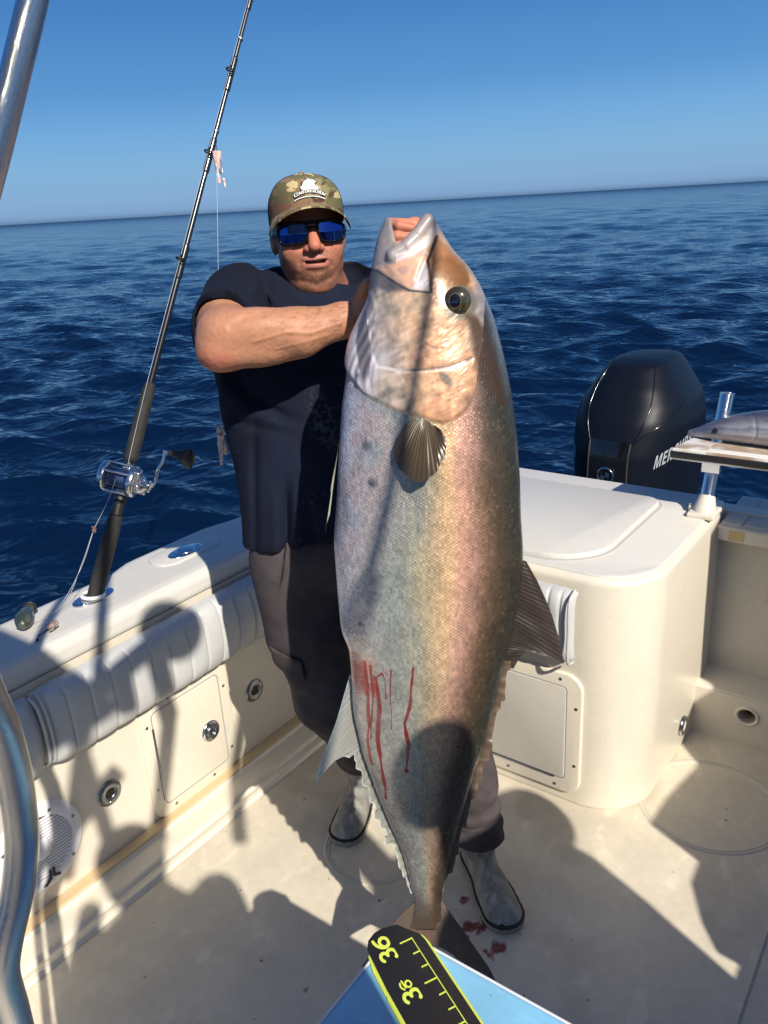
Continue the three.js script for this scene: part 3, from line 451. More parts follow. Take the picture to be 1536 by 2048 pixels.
    const pk2 = sstep(.08, .3, fbm(x * 16 + 5, s * 9 + 2, 6, 3)) * sstep(.5, .2, v) * sstep(.7, .4, s); c = mix(c, [206, 178, 176], pk2 * .6);
    const warm = sstep(.1, .35, fbm(x * 10 + 8, s * 4 + 2, 9, 3)) * sstep(.35, .5, v) * sstep(.75, .6, v); c = mix(c, [236, 204, 150], warm * .35);
    for (const [a, b, r] of [[-.106, .440, .012], [-.115, .375, .014], [-.132, .70, .006]]) c = mix(c, [70, 76, 88], sstep(1.3, .3, Math.hypot(x - a, s - b) / r + n2) * .75);
    const [ci, ri, fx, fs] = scaleCell(x, s), hd = s < .36 ? gill(x) - s : -1;
    if (hd < 0) { const k = 1 + (hash(ci, ri, 3) - .5) * .17 + (fs - .5) * .27 + n3 * .12; c = [c[0] * k, c[1] * k, c[2] * k]; if (hash(ci, ri, 8) > .95) c = mix(c, [245, 235, 225], .10); }
    if (s < .40 && x < .10) {
      const m = sstep(-.002, .004, hd);
      if (m > 0) {
        const streak = noise(x * 90 + s * 160, s * 60 - x * 30, 3) * .5 + n3;
        let k = mix([204, 154, 118], [164, 158, 158], sstep(-.01, -.10, x + n1 * .06)); k = mix(k, [116, 118, 106], sstep(-.05, .3, fbm(x * 15 + 2, s * 12 + 5, 33, 4)) * sstep(.03, -.03, x) * .42);
        k = mix(k, [212, 190, 160], sstep(.0, .4, n2 + .1) * .4); k = mix(k, [136, 132, 130], sstep(.12, .4, fbm(x * 20, s * 14, 15, 3)) * .55 * sstep(-.0, -.05, x));
        k = mix(k, [210, 160, 166], sstep(.1, .35, fbm(x * 22 + 9, s * 18, 21, 3)) * .5 * sstep(-.04, -.09, x));
        k = mix(k, [150, 140, 138], sstep(.055, .08, x + n2 * .02)); k = mix(k, [150, 118, 96], sstep(.02, .06, x + n2 * .02) * sstep(.26, .31, s) * .7); k = k.map((q) => q * (1 + streak * .24));
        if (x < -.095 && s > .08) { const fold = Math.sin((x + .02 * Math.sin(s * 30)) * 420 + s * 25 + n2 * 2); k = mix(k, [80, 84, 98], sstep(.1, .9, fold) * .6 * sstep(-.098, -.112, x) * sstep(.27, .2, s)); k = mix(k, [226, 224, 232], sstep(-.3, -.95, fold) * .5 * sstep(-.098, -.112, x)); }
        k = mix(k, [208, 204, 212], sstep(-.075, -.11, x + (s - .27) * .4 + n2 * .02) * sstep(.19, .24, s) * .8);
        
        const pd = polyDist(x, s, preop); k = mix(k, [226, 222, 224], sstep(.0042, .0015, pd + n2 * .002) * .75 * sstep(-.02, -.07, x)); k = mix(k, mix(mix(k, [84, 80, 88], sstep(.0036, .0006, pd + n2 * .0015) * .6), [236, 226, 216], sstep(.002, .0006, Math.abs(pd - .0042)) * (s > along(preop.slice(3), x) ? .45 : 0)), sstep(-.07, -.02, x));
        k = mix(k, [120, 92, 76], sstep(.0028, .0006, polyDist(x, s, [[-.014, .203], [-.002, .210], [.012, .213], [.030, .207]])) * .6);
        k = mix(k, [90, 84, 76], sstep(.012, .004, Math.hypot((x - .020) * .8, s - .262 - (x - .02) * .6) + n2 * .004) * .8);
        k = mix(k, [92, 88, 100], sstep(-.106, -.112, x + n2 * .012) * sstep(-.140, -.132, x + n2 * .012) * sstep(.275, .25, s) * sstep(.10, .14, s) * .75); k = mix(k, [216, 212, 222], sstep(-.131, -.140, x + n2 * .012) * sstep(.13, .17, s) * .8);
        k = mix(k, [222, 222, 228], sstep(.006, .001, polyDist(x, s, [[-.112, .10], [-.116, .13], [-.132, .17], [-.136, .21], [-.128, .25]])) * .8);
        c = mix(c, k, m);
      }
      const fz = n2 * .007; const nl = sstep(.004, -.004, polySigned(x, s, snout) + n2 * .008); c = mix(c, mix([128, 84, 44], [190, 132, 90], sstep(.0, .5, n2 + .15) * .5 + sstep(.04, .0, x) * .3), nl * sstep(.148, .128, s));
      const ol = sstep(.004, -.006, polySigned(x, s, orange) + fz); if (ol) c = mix(c, mix([226, 178, 150], [196, 158, 146], sstep(-.1, .4, noise(x * 130 - s * 150, s * 60 + x * 40, 2) + n2)), ol * .9);
      c = mix(c, [72, 74, 86], sstep(.006, -.006, polySigned(x, s, dark) + fz) * .7); c = mix(c, [214, 214, 224], sstep(.003, -.004, polySigned(x, s, tri) + fz * .5) * .85);
      const ld = polyDist(x, s, lipC), lr = polyDist(x, s, [[.004, .012], [-.012, .042], [-.04, .060], [-.072, .068]]); c = mix(c, [158, 148, 148], sstep(.012, .008, ld)); c = mix(c, [226, 218, 218], sstep(.009, .003, lr) * .85); c = mix(c, [186, 160, 166], sstep(.016, .008, Math.hypot(x + .088, s - .058)) * .8);
      if (x < -.062 && s < .075) c = mix(c, [150, 148, 156], .6);
      c = mix(c, [58, 60, 72], sstep(.0032, .0008, polyDist(x, s, [[-.108, .080], [-.094, .084], [-.060, .108], [-.040, .119], [-.008, .123]]) + n2 * .001) * .8); c = mix(c, [58, 44, 34], sstep(.004, .0015, polyDist(x, s, [[.006, .03], [-.009, .07], [-.004, .10], [-.003, .122]])) * .9);
      const er = Math.hypot((x - .044) * .95, s - .139) + n2 * .003; c = mix(c, x > .044 || s > .150 ? [92, 96, 84] : [120, 92, 62], sstep(.034, .022, er) * .8);
    }
    c = mix(c, [78, 58, 42], sstep(.006, -.008, polySigned(x, s, band) + n2 * .01) * .9);
    c = mix(c, [92, 76, 62], sstep(1.26, 1.36, s + n2 * .02) * .85); c = mix(c, [146, 140, 142], sstep(.02, .0, b1 - x) * sstep(.34, .2, s) * .7);
    if (s > .7 && s < 1.1 && x < 0) {
      c = mix(c, [206, 138, 104], sstep(.035, .0, Math.hypot((x + .137) * .9, (s - .79) * 1.1) + n2 * .02) * .75);
      bloods.forEach((b, i) => { const w = bw[i] * (.28 + .8 * (noise(s * 46, i * 9) * .5 + .5)), d = polyDist(x + .0007 * noise(s * 30, i * 5) + n3 * .0012, s, b); c = mix(c, i < 2 ? [150, 60, 48] : [128, 18, 24], sstep(w, w * .5, d) * clamp(.78 + .5 * n2) * (i < 2 ? .6 * sstep(-.2, .4, n3 + n2) : 1)); });
      c = mix(c, [122, 12, 18], sstep(.0055, .004, Math.hypot(x + .050, s - .988)));
      const edgeS = Math.abs(2 * fx - 1) > .6 || fs < .22 ? 1 : .45; const pool = Math.hypot((x + .120) * .85, (s - .812) * 1.05); c = mix(c, [142, 24, 28], sstep(.062, .012, pool) * sstep(-.22, .22, n3 + n2 * 1.2) * .85 * edgeS);
    }
    return c.map((q) => q * .92);
  };
  const map = dataTex(W, H, (i, j) => colourAt(LX + (i + .5) / W * SX, (j + .5) / H * SL));
  const bump = dataTex(W, H, (i, j) => {
    const x = LX + (i + .5) / W * SX, s = (j + .5) / H * SL, [ci, ri, fx, fs] = scaleCell(x, s), head = s < .36 && gill(x) - s > -.004 && x < .09 || s < .17;
    const body = 100 + fs * 60 * (1 - .5 * Math.pow(2 * fx - 1, 2)) + (hash(ci, ri, 1) - .5) * 250 * (fx - .5) + (hash(ci, ri, 2) - .5) * 230 * (fs - .5), hd = 120 + fbm(x * 110 + s * 120, s * 70 - x * 40, 2, 4) * 150;
    const k = head ? hd : body; return [k, k, k];
  }, false);
  const orm = dataTex(512, 1024, (i, j) => { const x = LX + (i + .5) / 512 * SX, s = (j + .5) / 1024 * SL, n = fbm(x * 40, s * 30, 5, 3); const hd = s < .33 && gill(x) > s && x < .09; return [s < .085 ? 50 : hd ? 85 : 200, hd ? (s < .1 ? 165 : 122 + n * 80) : 108 + n * 70, hd ? 30 : 105 + n * 50]; }, false);
  for (const t of [map, bump, orm]) t.wrapS = t.wrapT = THREE.ClampToEdgeWrapping;
  const skin = phys({ map, bumpMap: bump, bumpScale: .0011, roughnessMap: orm, metalnessMap: orm, roughness: .82, metalness: .9, clearcoatMap: orm, clearcoat: 1, clearcoatRoughness: .24, specularIntensity: .7 });
  const uvf = (p) => [(p[0] - LX) / SX, -p[1] / SL];
  add(fish, 'body', nets(sdf, [-.215, -1.385, -.125], [.195, .03, .125], .0038, { uv: uvf, slack: .012 }), skin);
  // eyes
  const eyeG = (sgn) => { const g = new THREE.SphereGeometry(.0225, 128, 96).scale(1, 1, .55), c = [], p = g.attributes.position; for (let i = 0; i < p.count; i++) { const d = Math.hypot(p.getX(i) + .0045, (p.getY(i) + .001) * .82), k = d < .0092 ? [.003, .004, .010] : d < .0102 ? [.13, .09, .03] : d < .0185 ? [.016 + d * .8, .014 + d * .7, .007] : [.05, .045, .03]; c.push(...k); } g.setAttribute('color', new THREE.Float32BufferAttribute(c, 3)); return g.translate(.040, -.136, sgn * .0675); };
  const eyeM = phys({ vertexColors: true, roughness: .12, clearcoat: 1, clearcoatRoughness: .03 });
  add(fish, 'eye', eyeG(1), eyeM); add(fish, 'eye', eyeG(-1), eyeM);
  // fins: two skins over rays, thick at the root
  const resample = (pts, n) => { const L = [0]; for (let i = 1; i < pts.length; i++) L.push(L[i - 1] + Math.hypot(pts[i][0] - pts[i - 1][0], pts[i][1] - pts[i - 1][1], (pts[i][2] ?? 0) - (pts[i - 1][2] ?? 0))); return Array.from({ length: n + 1 }, (_, i) => { const t = i / n * L[L.length - 1]; let k = 1; while (k < L.length - 1 && L[k] < t) k++; const f = clamp((t - L[k - 1]) / (L[k] - L[k - 1] || 1)); return [0, 1, 2].map((c) => lerp(pts[k - 1][c] ?? 0, pts[k][c] ?? 0, f)); }); };
  function fin(name, base, tip, rays, o, c0, c1, edge, bow = 0, map1 = null) {
    const nu = rays * 8, nv = 14, b = resample(base, nu), t = resample(tip, nu), rr = rng(rays * 7 + nu), rnd = Array.from({ length: nu + 1 }, () => rr());
    const f = (side) => (u, v) => { const i = Math.round(u * nu), w = Math.pow(v, .9), ray = Math.cos(u * rays * 2 * Math.PI), th = (lerp(.0030, .0007, v) + .0002 * (1 - v * .5) * ray) * side; return [lerp(b[i][0], t[i][0], w), -lerp(b[i][1], t[i][1], w), lerp(b[i][2], t[i][2], w) + th + o * ray * v * .6 + bow * Math.sin(v * 2.2) + .0012 * noise(u * 9, v * 3, rays)]; };
    const gs = [1, -1].map((s) => { const g = grid(f(s), nu, nv, { flip: s > 0 }), c = []; for (let j = 0; j <= nv; j++) for (let i = 0; i <= nu; i++) { const v = j / nv, ray = .5 + .5 * Math.cos(i / nu * rays * 2 * Math.PI), k = .88 + .10 * ray + .22 * (rnd[i] - .5), e = edge ? sstep(.9, .98, v) : 0; for (let q = 0; q < 3; q++) c.push(lerp(lerp(c0[q], c1[q], v) * k, edge ? edge[q] : 0, e)); } g.setAttribute('color', new THREE.Float32BufferAttribute(c, 3)); return g; });
    const g = mergeGeometries(gs.map((q) => q.toNonIndexed()));
    return add(fish, name, g, phys({ vertexColors: true, roughness: .38, clearcoat: .4, clearcoatRoughness: .2, transmission: map1 ?? .12 }));
  }
  fin('pectoral_fin', [[-.030, .318, .088], [-.012, .330, .094], [.002, .338, .094]], [[-.050, .342, .088], [-.060, .358, .089], [-.066, .376, .092], [-.065, .394, .097], [-.057, .408, .104], [-.045, .417, .111], [-.034, .427, .119], [-.020, .429, .125], [-.008, .421, .127], [.004, .414, .127], [.012, .399, .125], [.020, .386, .121], [.022, .368, .116], [.019, .354, .112], [.012, .343, .106]], 22, .0003, [.095, .064, .030], [.058, .040, .020], null, .012);
  fin('pelvic_fin', [[-.166, .368, .02], [-.172, .40, .02]], [[-.197, .545, .02], [-.194, .525, .02], [-.187, .505, .02], [-.184, .46, .02]], 6, .0008, [.50, .50, .42], [.62, .62, .52], null, .006, .3);
  fin('pelvic_fin', [[-.160, .368, -.02], [-.166, .40, -.02]], [[-.183, .555, -.03], [-.180, .53, -.03], [-.176, .50, -.03], [-.174, .46, -.03]], 6, .0008, [.40, .40, .34], [.5, .5, .42], null, -.006, .3);
  const backPts = (s0, s1, n, inset) => Array.from({ length: n + 1 }, (_, i) => { const s = lerp(s0, s1, i / n); return [bak(s) - inset, s, 0]; });
  fin('dorsal_fin', [...backPts(.592, .80, 8, .010)], [[.170, .598, 0], [.190, .633, .002], [.206, .668, .003], [.219, .70, .004], [.232, .742, .005], [.243, .792, .006], [.234, .790, .006], [.219, .779, .005], [.20, .771, .004], [.179, .769, .003], [.166, .776, .002], [.160, .787, 0], [.150, .806, 0]], 30, .00012, [.030, .020, .014], [.048, .031, .023], null, .0, .1);
  const serr = (s0, s1, n, edgeF, amp, sgn) => Array.from({ length: n * 4 + 1 }, (_, i) => { const s = lerp(s0, s1, i / (n * 4)), f = (i % 4) / 4, hr = hash(i >> 2, n, 5); return [edgeF(s) + sgn * amp * (.55 + .5 * hr + .45 * f * hr) * sstep(s1 + .03, s1 - .1, s), s + f * .004, .001 * Math.sin(i)]; });
  fin('dorsal_fin', backPts(.79, 1.275, 24, .009), serr(.79, 1.285, 24, bak, .0135, 1), 24, .0012, [.055, .042, .03], [.17, .115, .075], null, 0, .15);
  fin('anal_fin', Array.from({ length: 10 }, (_, i) => { const s = lerp(.822, .965, i / 9); return [bel(s) + .010, s, .0]; }), [[-.160, .824, 0], [-.187, .917, .002], [-.206, .967, .004], [-.223, 1.013, .006], [-.231, 1.046, .008], [-.222, 1.036, .007], [-.209, 1.018, .006], [-.195, 1.003, .004], [-.182, .994, .003], [-.172, .993, .002], [-.164, .996, 0]], 15, .0016, [.30, .29, .25], [.42, .44, .42], [.62, .72, .72], 0, .2);
  fin('anal_fin', Array.from({ length: 26 }, (_, i) => { const s = lerp(.955, 1.275, i / 25); return [bel(s) + .008, s, .0]; }), serr(.985, 1.29, 17, bel, .022, -1), 17, .0030, [.26, .25, .21], [.40, .40, .35], [.66, .74, .72], 0, .2);
  fin('tail_fin', [[-.034, 1.30, 0], [-.010, 1.325, .0], [.014, 1.30, 0]], [[-.040, 1.312, 0], [-.07, 1.345, 0], [-.105, 1.40, -.004], [-.150, 1.475, -.01], [-.125, 1.462, -.008], [-.06, 1.425, -.002], [-.012, 1.402, 0], [.030, 1.418, .003], [.075, 1.455, .006], [.135, 1.495, .012], [.112, 1.448, .009], [.070, 1.385, .004], [.036, 1.335, 0], [.018, 1.308, 0]], 30, .0006, [.13, .105, .08], [.155, .095, .072], null, 0, .08);
}

// ---------------------------------------------------------------- the angler; local x to the picture's right, y up, z towards the camera
const man = thing('person', 'man in camouflage cap, mirrored sunglasses, navy t-shirt and dark trousers holding up the big fish', 'person', [1.384, 0, -1.213]);
man.rotation.y = -0.851;
{
  const HC = [.008, 1.602, .0], yaw = .09, roll = .02, pitch = -.05;
  const HM = new THREE.Matrix4().makeRotationFromEuler(new THREE.Euler(pitch, yaw, roll, 'YXZ')).setPosition(...HC), HI = HM.clone().invert(), he = HI.elements;
  const toHead = (p) => [he[0] * p[0] + he[4] * p[1] + he[8] * p[2] + he[12], he[1] * p[0] + he[5] * p[1] + he[9] * p[2] + he[13], he[2] * p[0] + he[6] * p[1] + he[10] * p[2] + he[14]];
  // head, in its own frame
  const headL = (q) => {
    const ax = [Math.abs(q[0]), q[1], q[2]];
    let d = ell(q, [0, .038, -.022], [.074, .088, .094]);
    d = smin(d, ell(q, [0, -.022, .016], [.0665, .082, .070]), .03);
    d = smin(d, ell(q, [0, -.060, .014], [.0605, .048, .064]), .025);
    d = smin(d, ell(q, [0, -.090, .044], [.031, .021, .028]), .022);
    d = smin(d, ell(q, [0, -.100, .012], [.050, .026, .048]), .025);
    d = smin(d, ell(ax, [.039, -.027, .056], [.025, .026, .022]), .02);
    d += .0030 * Math.exp(-Math.pow(polyDist(ax[0], ax[1], [[.016, -.028], [.029, -.044], [.033, -.062]]) / .0042, 2)) * sstep(.03, .06, ax[2]);
    d += .0022 * Math.exp(-Math.pow(polyDist(ax[0], ax[1], [[.030, -.088], [.0, -.0985]]) / .006, 2)) * sstep(.0, .04, ax[2]);
    d = smin(d, ell(q, [0, .022, .074], [.052, .011, .016]), .012);
    d = smin(d, ell(q, [0, -.050, .068], [.037, .026, .019]), .02);
    d = smin(d, cap(q, [0, .008, .083], [0, -.021, .1055], .0090, .0128), .009);
    d = smin(d, ell(ax, [.0130, -.0265, .093], [.0090, .0082, .0115]), .006);
    d = smax(d, -ell(ax, [.0065, -.0345, .097], [.0035, .004, .006]), .003);
    d = smin(d, ell(q, [0, -.0458, .0850], [.027, .0044, .0070]), .006);
    d = smin(d, ell(q, [.001, -.0608, .0842], [.0225, .0058, .0080]), .007);
    d = smax(d, -ell(q, [.002, -.0530 + 3 * q[0] * q[0], .092], [.0255, .0032, .016]), .0025);
    d = smax(d, -ell(q, [0, -.0735, .092], [.016, .005, .007]), .008);
    d = smin(d, ell(ax, [.0735, -.004, -.014], [.008, .029, .018]), .008);
    d = smax(d, -ell(ax, [.082, -.002, -.008], [.005, .018, .009]), .005);
    d += .0012 * noise(q[0] * 60, q[1] * 60, q[2] * 60);
    return d;
  };
  const NB = [.02, 1.485, -.045];
  const neck = (p) => smin(cap(p, [.012, 1.535, -.02], [.02, 1.47, -.045], .060, .068), cap(p, [.02, 1.470, -.04], [.03, 1.43, -.04], .068, .072), .03);
  const head = (p) => smin(headL(toHead(p)), neck(p) + .0015, .022);
  // right arm (left in the picture): raised shoulder, forearm across to behind the fish
  const RS = [-.155, 1.465, .03], RE = [-.178, 1.428, .238], RW = [.082, 1.458, .246], LS = [.19, 1.44, -.03], LE = [.315, 1.345, .16], LW = [.222, 1.535, .318];
  const rarm = (p) => {
    let d = cap(p, RS, [-.168, 1.44, .14], .066, .060);
    d = smin(d, cap(p, [-.168, 1.442, .14], [-.176, 1.430, .225], .060, .050), .02);
    d = smin(d, ell(p, [-.188, 1.408, .250], [.034, .033, .034]), .025);
    d = smin(d, ell(p, [-.165, 1.455, .205], [.045, .035, .055]), .02);
    d = smin(d, cap(p, [-.155, 1.434, .248], [-.03, 1.436, .254], .0535, .0445), .03);
    d = smin(d, ell(p, [-.105, 1.452, .268], [.085, .034, .036]), .018);
    d = smin(d, ell(p, [-.115, 1.408, .252], [.085, .030, .040]), .018);
    d = smin(d, cap(p, [-.03, 1.436, .254], [.055, 1.453, .25], .044, .032), .02);
    d = smin(d, cap(p, [.055, 1.453, .25], RW, .032, .030), .012);
    d += .0022 * Math.exp(-Math.pow(polyDist(p[0], p[1], [[-.15, 1.462], [-.118, 1.478], [-.08, 1.480]]) / .006, 2)) * sstep(.24, .27, p[2]);
    d -= .0013 * Math.exp(-Math.pow(polyDist(p[0], p[1], [[-.11, 1.432], [-.05, 1.446], [.0, 1.440], [.05, 1.452]]) / .0035, 2)) * sstep(.26, .29, p[2]);
    d -= .0010 * Math.exp(-Math.pow(polyDist(p[0], p[1], [[-.07, 1.415], [-.02, 1.425], [.03, 1.432]]) / .003, 2)) * sstep(.26, .29, p[2]);
    return d + .0016 * noise(p[0] * 30, p[1] * 30, p[2] * 30) + .0004 * noise(p[0] * 170, p[1] * 170, p[2] * 170);
  };
  const larm = (p) => smin(smin(cap(p, LS, LE, .062, .052), cap(p, LE, [.27, 1.44, .24], .053, .048), .02), cap(p, [.27, 1.44, .24], LW, .046, .030), .02);
  const finger = (p, j, r) => { let d = 1; for (let i = 0; i < j.length - 1; i++) d = smin(d, cap(p, j[i], j[i + 1], r - i * .0007, r - (i + 1) * .0007), .003); return d; };
  const FC = [.170, 1.598, .384];
  const lhand = (p) => {
    const [x, y, z] = FC; let d = cap(p, LW, [x + .030, y - .022, z - .034], .030, .026);
    d = smin(d, ell(p, [x + .022, y - .004, z - .032], [.026, .040, .019]), .014);
    const dy = [.0245, .0085, -.0075, -.022], r = [.0092, .0095, .0092, .0082], out = [.002, -.002, .0, .006];
    for (let i = 0; i < 4; i++) d = smin(d, finger(p, [[x + .022, y + dy[i], z - .030], [x - .024 + out[i], y + dy[i] + .004, z - .012], [x - .012 + out[i], y + dy[i] - .001, z + .010], [x + .012, y + dy[i] - .006, z + .008]], r[i]), .0045);
    d = smin(d, finger(p, [[x + .03, y - .03, z - .028], [x + .012, y - .05, z - .012], [x - .012, y - .050, z - .0]], .0105), .006);
    return d;
  };
  const rhand = (p) => {
    let d = cap(p, RW, [.112, 1.485, .250], .030, .026); d = smin(d, ell(p, [.124, 1.497, .250], [.034, .034, .017]), .014);
    const tip = [[.118, 1.522], [.138, 1.530], [.156, 1.532], [.172, 1.526]];
    tip.forEach((t, i) => { const bx = .102 + i * .0165, by = 1.500 + (i === 1 || i === 2 ? .004 : 0); d = smin(d, finger(p, [[bx, by, .252], [lerp(bx, t[0], .5), lerp(by, t[1], .5), .262], [t[0], t[1], .268]], .0090), .004); });
    d = smin(d, finger(p, [[.104, 1.482, .254], [.100, 1.505, .268], [.108, 1.522, .276]], .0105), .006);
    return d;
  };
  // torso and legs inside the clothes keep the body one figure
  const core = (p) => {
    let d = smin(cap(p, [.02, 1.42, -.02], [.01, 1.0, .02], .10, .13), cap(p, [-.15, 1.425, .0], [.17, 1.415, -.04], .045, .045), .04);
    for (const L of [[[-.085, .88, .05], [-.04, .52, .09], [.035, .13, -.13]], [[.125, .88, .05], [.262, .5, .2], [.31, .13, .205]]]) d = smin(d, smin(cap(p, L[0], L[1], .08, .055), cap(p, L[1], L[2], .055, .04), .02), .03);
    return d;
  };
  const skinCol = (p, n) => {
    const q = toHead(p), fc = noise(p[0] * 520, p[1] * 520, p[2] * 520), m = noise(p[0] * 45, p[1] * 45, p[2] * 45), f = noise(p[0] * 300, p[1] * 300, p[2] * 300);
    let c = [.43, .205, .122]; const inHead = p[1] > 1.47 && p[2] < .2 && Math.abs(q[0]) < .1;
    if (inHead) {
      c = [.43, .175, .11];
      const cheek = Math.exp(-(Math.pow((Math.abs(q[0]) - .038) / .022, 2) + Math.pow((q[1] + .022) / .022, 2))), nose = Math.exp(-(Math.pow(q[0] / .014, 2) + Math.pow((q[1] + .018) / .02, 2))) * sstep(.08, .1, q[2]);
      const red = clamp(cheek + nose * .8) * .5; c = [lerp(c[0], .50, red), lerp(c[1], .15, red), lerp(c[2], .10, red)];
      const beard = sstep(-.030, -.052, q[1] + Math.abs(q[0]) * -.35 + .0 + m * .006) * sstep(-.03, .0, q[2] + .03) * (q[1] < -.105 ? .5 : 1), lipz = Math.hypot(q[0] / .027, (q[1] + .0535) / .0145) < 1 && q[2] > .078;
      const must = sstep(.034, .02, Math.abs(q[0])) * sstep(-.047, -.04, q[1]) * sstep(-.029, -.034, q[1]);
      const chinB = Math.exp(-Math.pow((q[1] + .083) / .016, 2)) * sstep(.045, .02, Math.abs(q[0]));
      const b = clamp(beard * .5 + sstep(-.075, -.1, q[1]) * .15 + chinB * .38 + must * .42) * (.70 + .38 * f + .3 * fc) * (lipz ? 0 : 1); c = [lerp(c[0], .085, b), lerp(c[1], .055, b), lerp(c[2], .038, b)];
      if (lipz) { c = [.37, .135, .10]; if (Math.abs(q[1] + .0528) < .0032 + .0 && Math.abs(q[0]) < .021) c = q[1] > -.0528 && Math.abs(q[0]) < .013 ? [.42, .36, .28] : [.06, .02, .018]; }
      if (q[2] < -.0 && q[1] < .045 && q[1] > -.03 && Math.abs(q[0]) > .066 && q[2] < -.035) c = [.05, .035, .025];
    } else {
      const elbow = Math.exp(-(Math.pow((p[0] + .185) / .035, 2) + Math.pow((p[1] - 1.39) / .03, 2))); c = [lerp(c[0], .50, elbow), lerp(c[1], .17, elbow), lerp(c[2], .11, elbow)];
      if (p[2] > .34) c = [.48, .18, .115];
      const freck = noise(p[0] * 160, p[1] * 160, p[2] * 160) > .72 ? .86 : 1; c = c.map((k) => k * freck);
      const hair = sstep(.25, .7, noise(p[0] * 120 + p[1] * 210, p[1] * 330 - p[0] * 140, p[2] * 130)) * sstep(-.16, -.06, p[0]) * (p[2] < .34 && p[0] < .12 ? .32 : 0); c = c.map((k) => k * (1 - hair));
    }
    const k = 1 + m * .07 + f * .035; return c.map((v) => v * k);
  };
  const skin = phys({ vertexColors: true, roughness: .52, clearcoat: .07, clearcoatRoughness: .45, specularIntensity: .5 });
  const bodyG = mergeGeometries([
    nets((p) => Math.max(smin(larm(p), core(p), .03), p[1] - 1.5), [-.29, .08, -.22], [.42, 1.52, .36], .009, { color: skinCol, slack: .03 }),
    nets(rarm, [-.27, 1.34, -.06], [.13, 1.56, .33], .0034, { color: skinCol, slack: .012 }),
    nets((p) => Math.max(head(p), 1.448 - p[1]), [-.10, 1.44, -.135], [.118, 1.70, .135], .0023, { color: skinCol, slack: .008 }),
    nets((p) => Math.max(lhand(p), 1.515 - p[1]), [.11, 1.50, .27], [.27, 1.66, .43], .003, { color: skinCol }),
    nets((p) => Math.max(rhand(p), .078 - p[0]), [.055, 1.42, .20], [.20, 1.60, .30], .003, { color: skinCol })]);
  add(man, 'body', bodyG, skin);
  // t-shirt
  const CX = [[.88, .012], [1.05, .006], [1.2, .002], [1.386, .006], [1.5, .02]], CZ = [[.88, .022], [1.05, .03], [1.15, .026], [1.27, .012], [1.386, .0], [1.5, -.03]];
  const CW = [[.86, .222], [.93, .214], [1.05, .203], [1.15, .206], [1.27, .226], [1.36, .226], [1.42, .20], [1.47, .15], [1.52, .08]], CD = [[.86, .152], [1.05, .155], [1.15, .15], [1.27, .142], [1.386, .13], [1.46, .10], [1.52, .06]];
  const cx = smoothTable(CX, .85, 1.55, 70, 4), cz = smoothTable(CZ, .85, 1.55, 70, 4), cw = smoothTable(CW, .85, 1.55, 70, 4), cd = smoothTable(CD, .85, 1.55, 70, 4);
  const torso = (p) => { const x = (p[0] - cx(p[1])), z = p[2] - cz(p[1]), w = cw(p[1]), t = cd(p[1]), q = Math.pow(Math.pow(Math.abs(x) / w, 2.3) + Math.pow(Math.abs(z) / t, 2.3), 1 / 2.3), g = Math.hypot(x / w / w, z / t / t) / Math.max(.2, Math.hypot(x / w, z / t)); return Math.max((q - 1) / g * .9, p[1] - 1.535); };
  const hemY = (p) => .957 + .24 * (p[0] + .07) - .02 * (p[2] - .1);
  const SA = [-.02, -.24, .97];
  const shirt = (p) => {
    let d = torso(p);
    d = smin(d, cap(p, [.015, 1.452, -.05], [-.145, 1.472, .02], .055, .079), .04);
    d = smin(d, cap(p, [.02, 1.470, -.05], LS, .055, .076), .05);
    d = smin(d, ell(p, [-.030, 1.452, .045], [.08, .038, .048]), .03);
    let slv = smin(cap(p, [-.148, 1.470, .03], [-.174, 1.440, .20], .080, .073), ell(p, [-.205, 1.41, .08], [.045, .065, .08]), .03); const e = (p[0] + .174) * SA[0] + (p[1] - 1.455) * SA[1] + (p[2] - .158) * SA[2] - .30 * (p[0] + .174) + .004 * Math.sin(p[0] * 90 + p[1] * 40);
    slv = smax(slv, e, .004); slv = smax(slv, -Math.max(rarm(p) - .0035, -e - .02), .003);
    d = smin(d, slv, .028);
    let sl2 = smax(cap(p, LS, [.27, 1.385, .10], .080, .076), (p[0] - .25) * .6 + (p[2] - .08) * .75, .004); d = smin(d, sl2, .03);
    const n = noise(p[0] * 7, p[1] * 5 + p[0] * 5, p[2] * 6 + 3), v = noise(p[0] * 16 + 4, p[1] * 2.5, p[2] * 12);
    d += .009 * n * sstep(1.5, 1.3, p[1]) + .005 * v * sstep(1.16, .95, p[1]) + .004 * Math.sin((p[0] * 30 + p[1] * 46 + p[2] * 20) + n * 3) * Math.exp(-Math.pow((p[1] - 1.33) / .07, 2)) * sstep(.02, -.12, p[0]);
    if (p[2] > -.03) d += .0065 * Math.exp(-Math.pow(polyDist(p[0], p[1], [[-.108, 1.555], [-.094, 1.515], [-.088, 1.478], [-.094, 1.44]]) / .0065, 2)) - .003 * Math.exp(-Math.pow(polyDist(p[0], p[1], [[-.124, 1.55], [-.112, 1.51], [-.106, 1.475]]) / .009, 2)) + .004 * Math.exp(-Math.pow(polyDist(p[0], p[1], [[-.07, 1.50], [-.02, 1.462], [.03, 1.445]]) / .008, 2));
    const fold = (x0, sl, y1, w, a) => a * Math.exp(-Math.pow((p[0] - x0 - (p[1] - .95) * sl + .006 * n) / w, 2)) * sstep(y1, y1 - .12, p[1]) * (p[2] > 0 ? 1 : .3);
    d += fold(-.100, .12, 1.14, .0095, .022) + fold(-.172, .12, 1.28, .010, .008) + fold(-.03, -.10, 1.10, .011, .006) + fold(.04, -.10, 1.2, .014, .008) - fold(-.128, .12, 1.15, .014, .004) - fold(-.075, .10, 1.15, .014, .005);
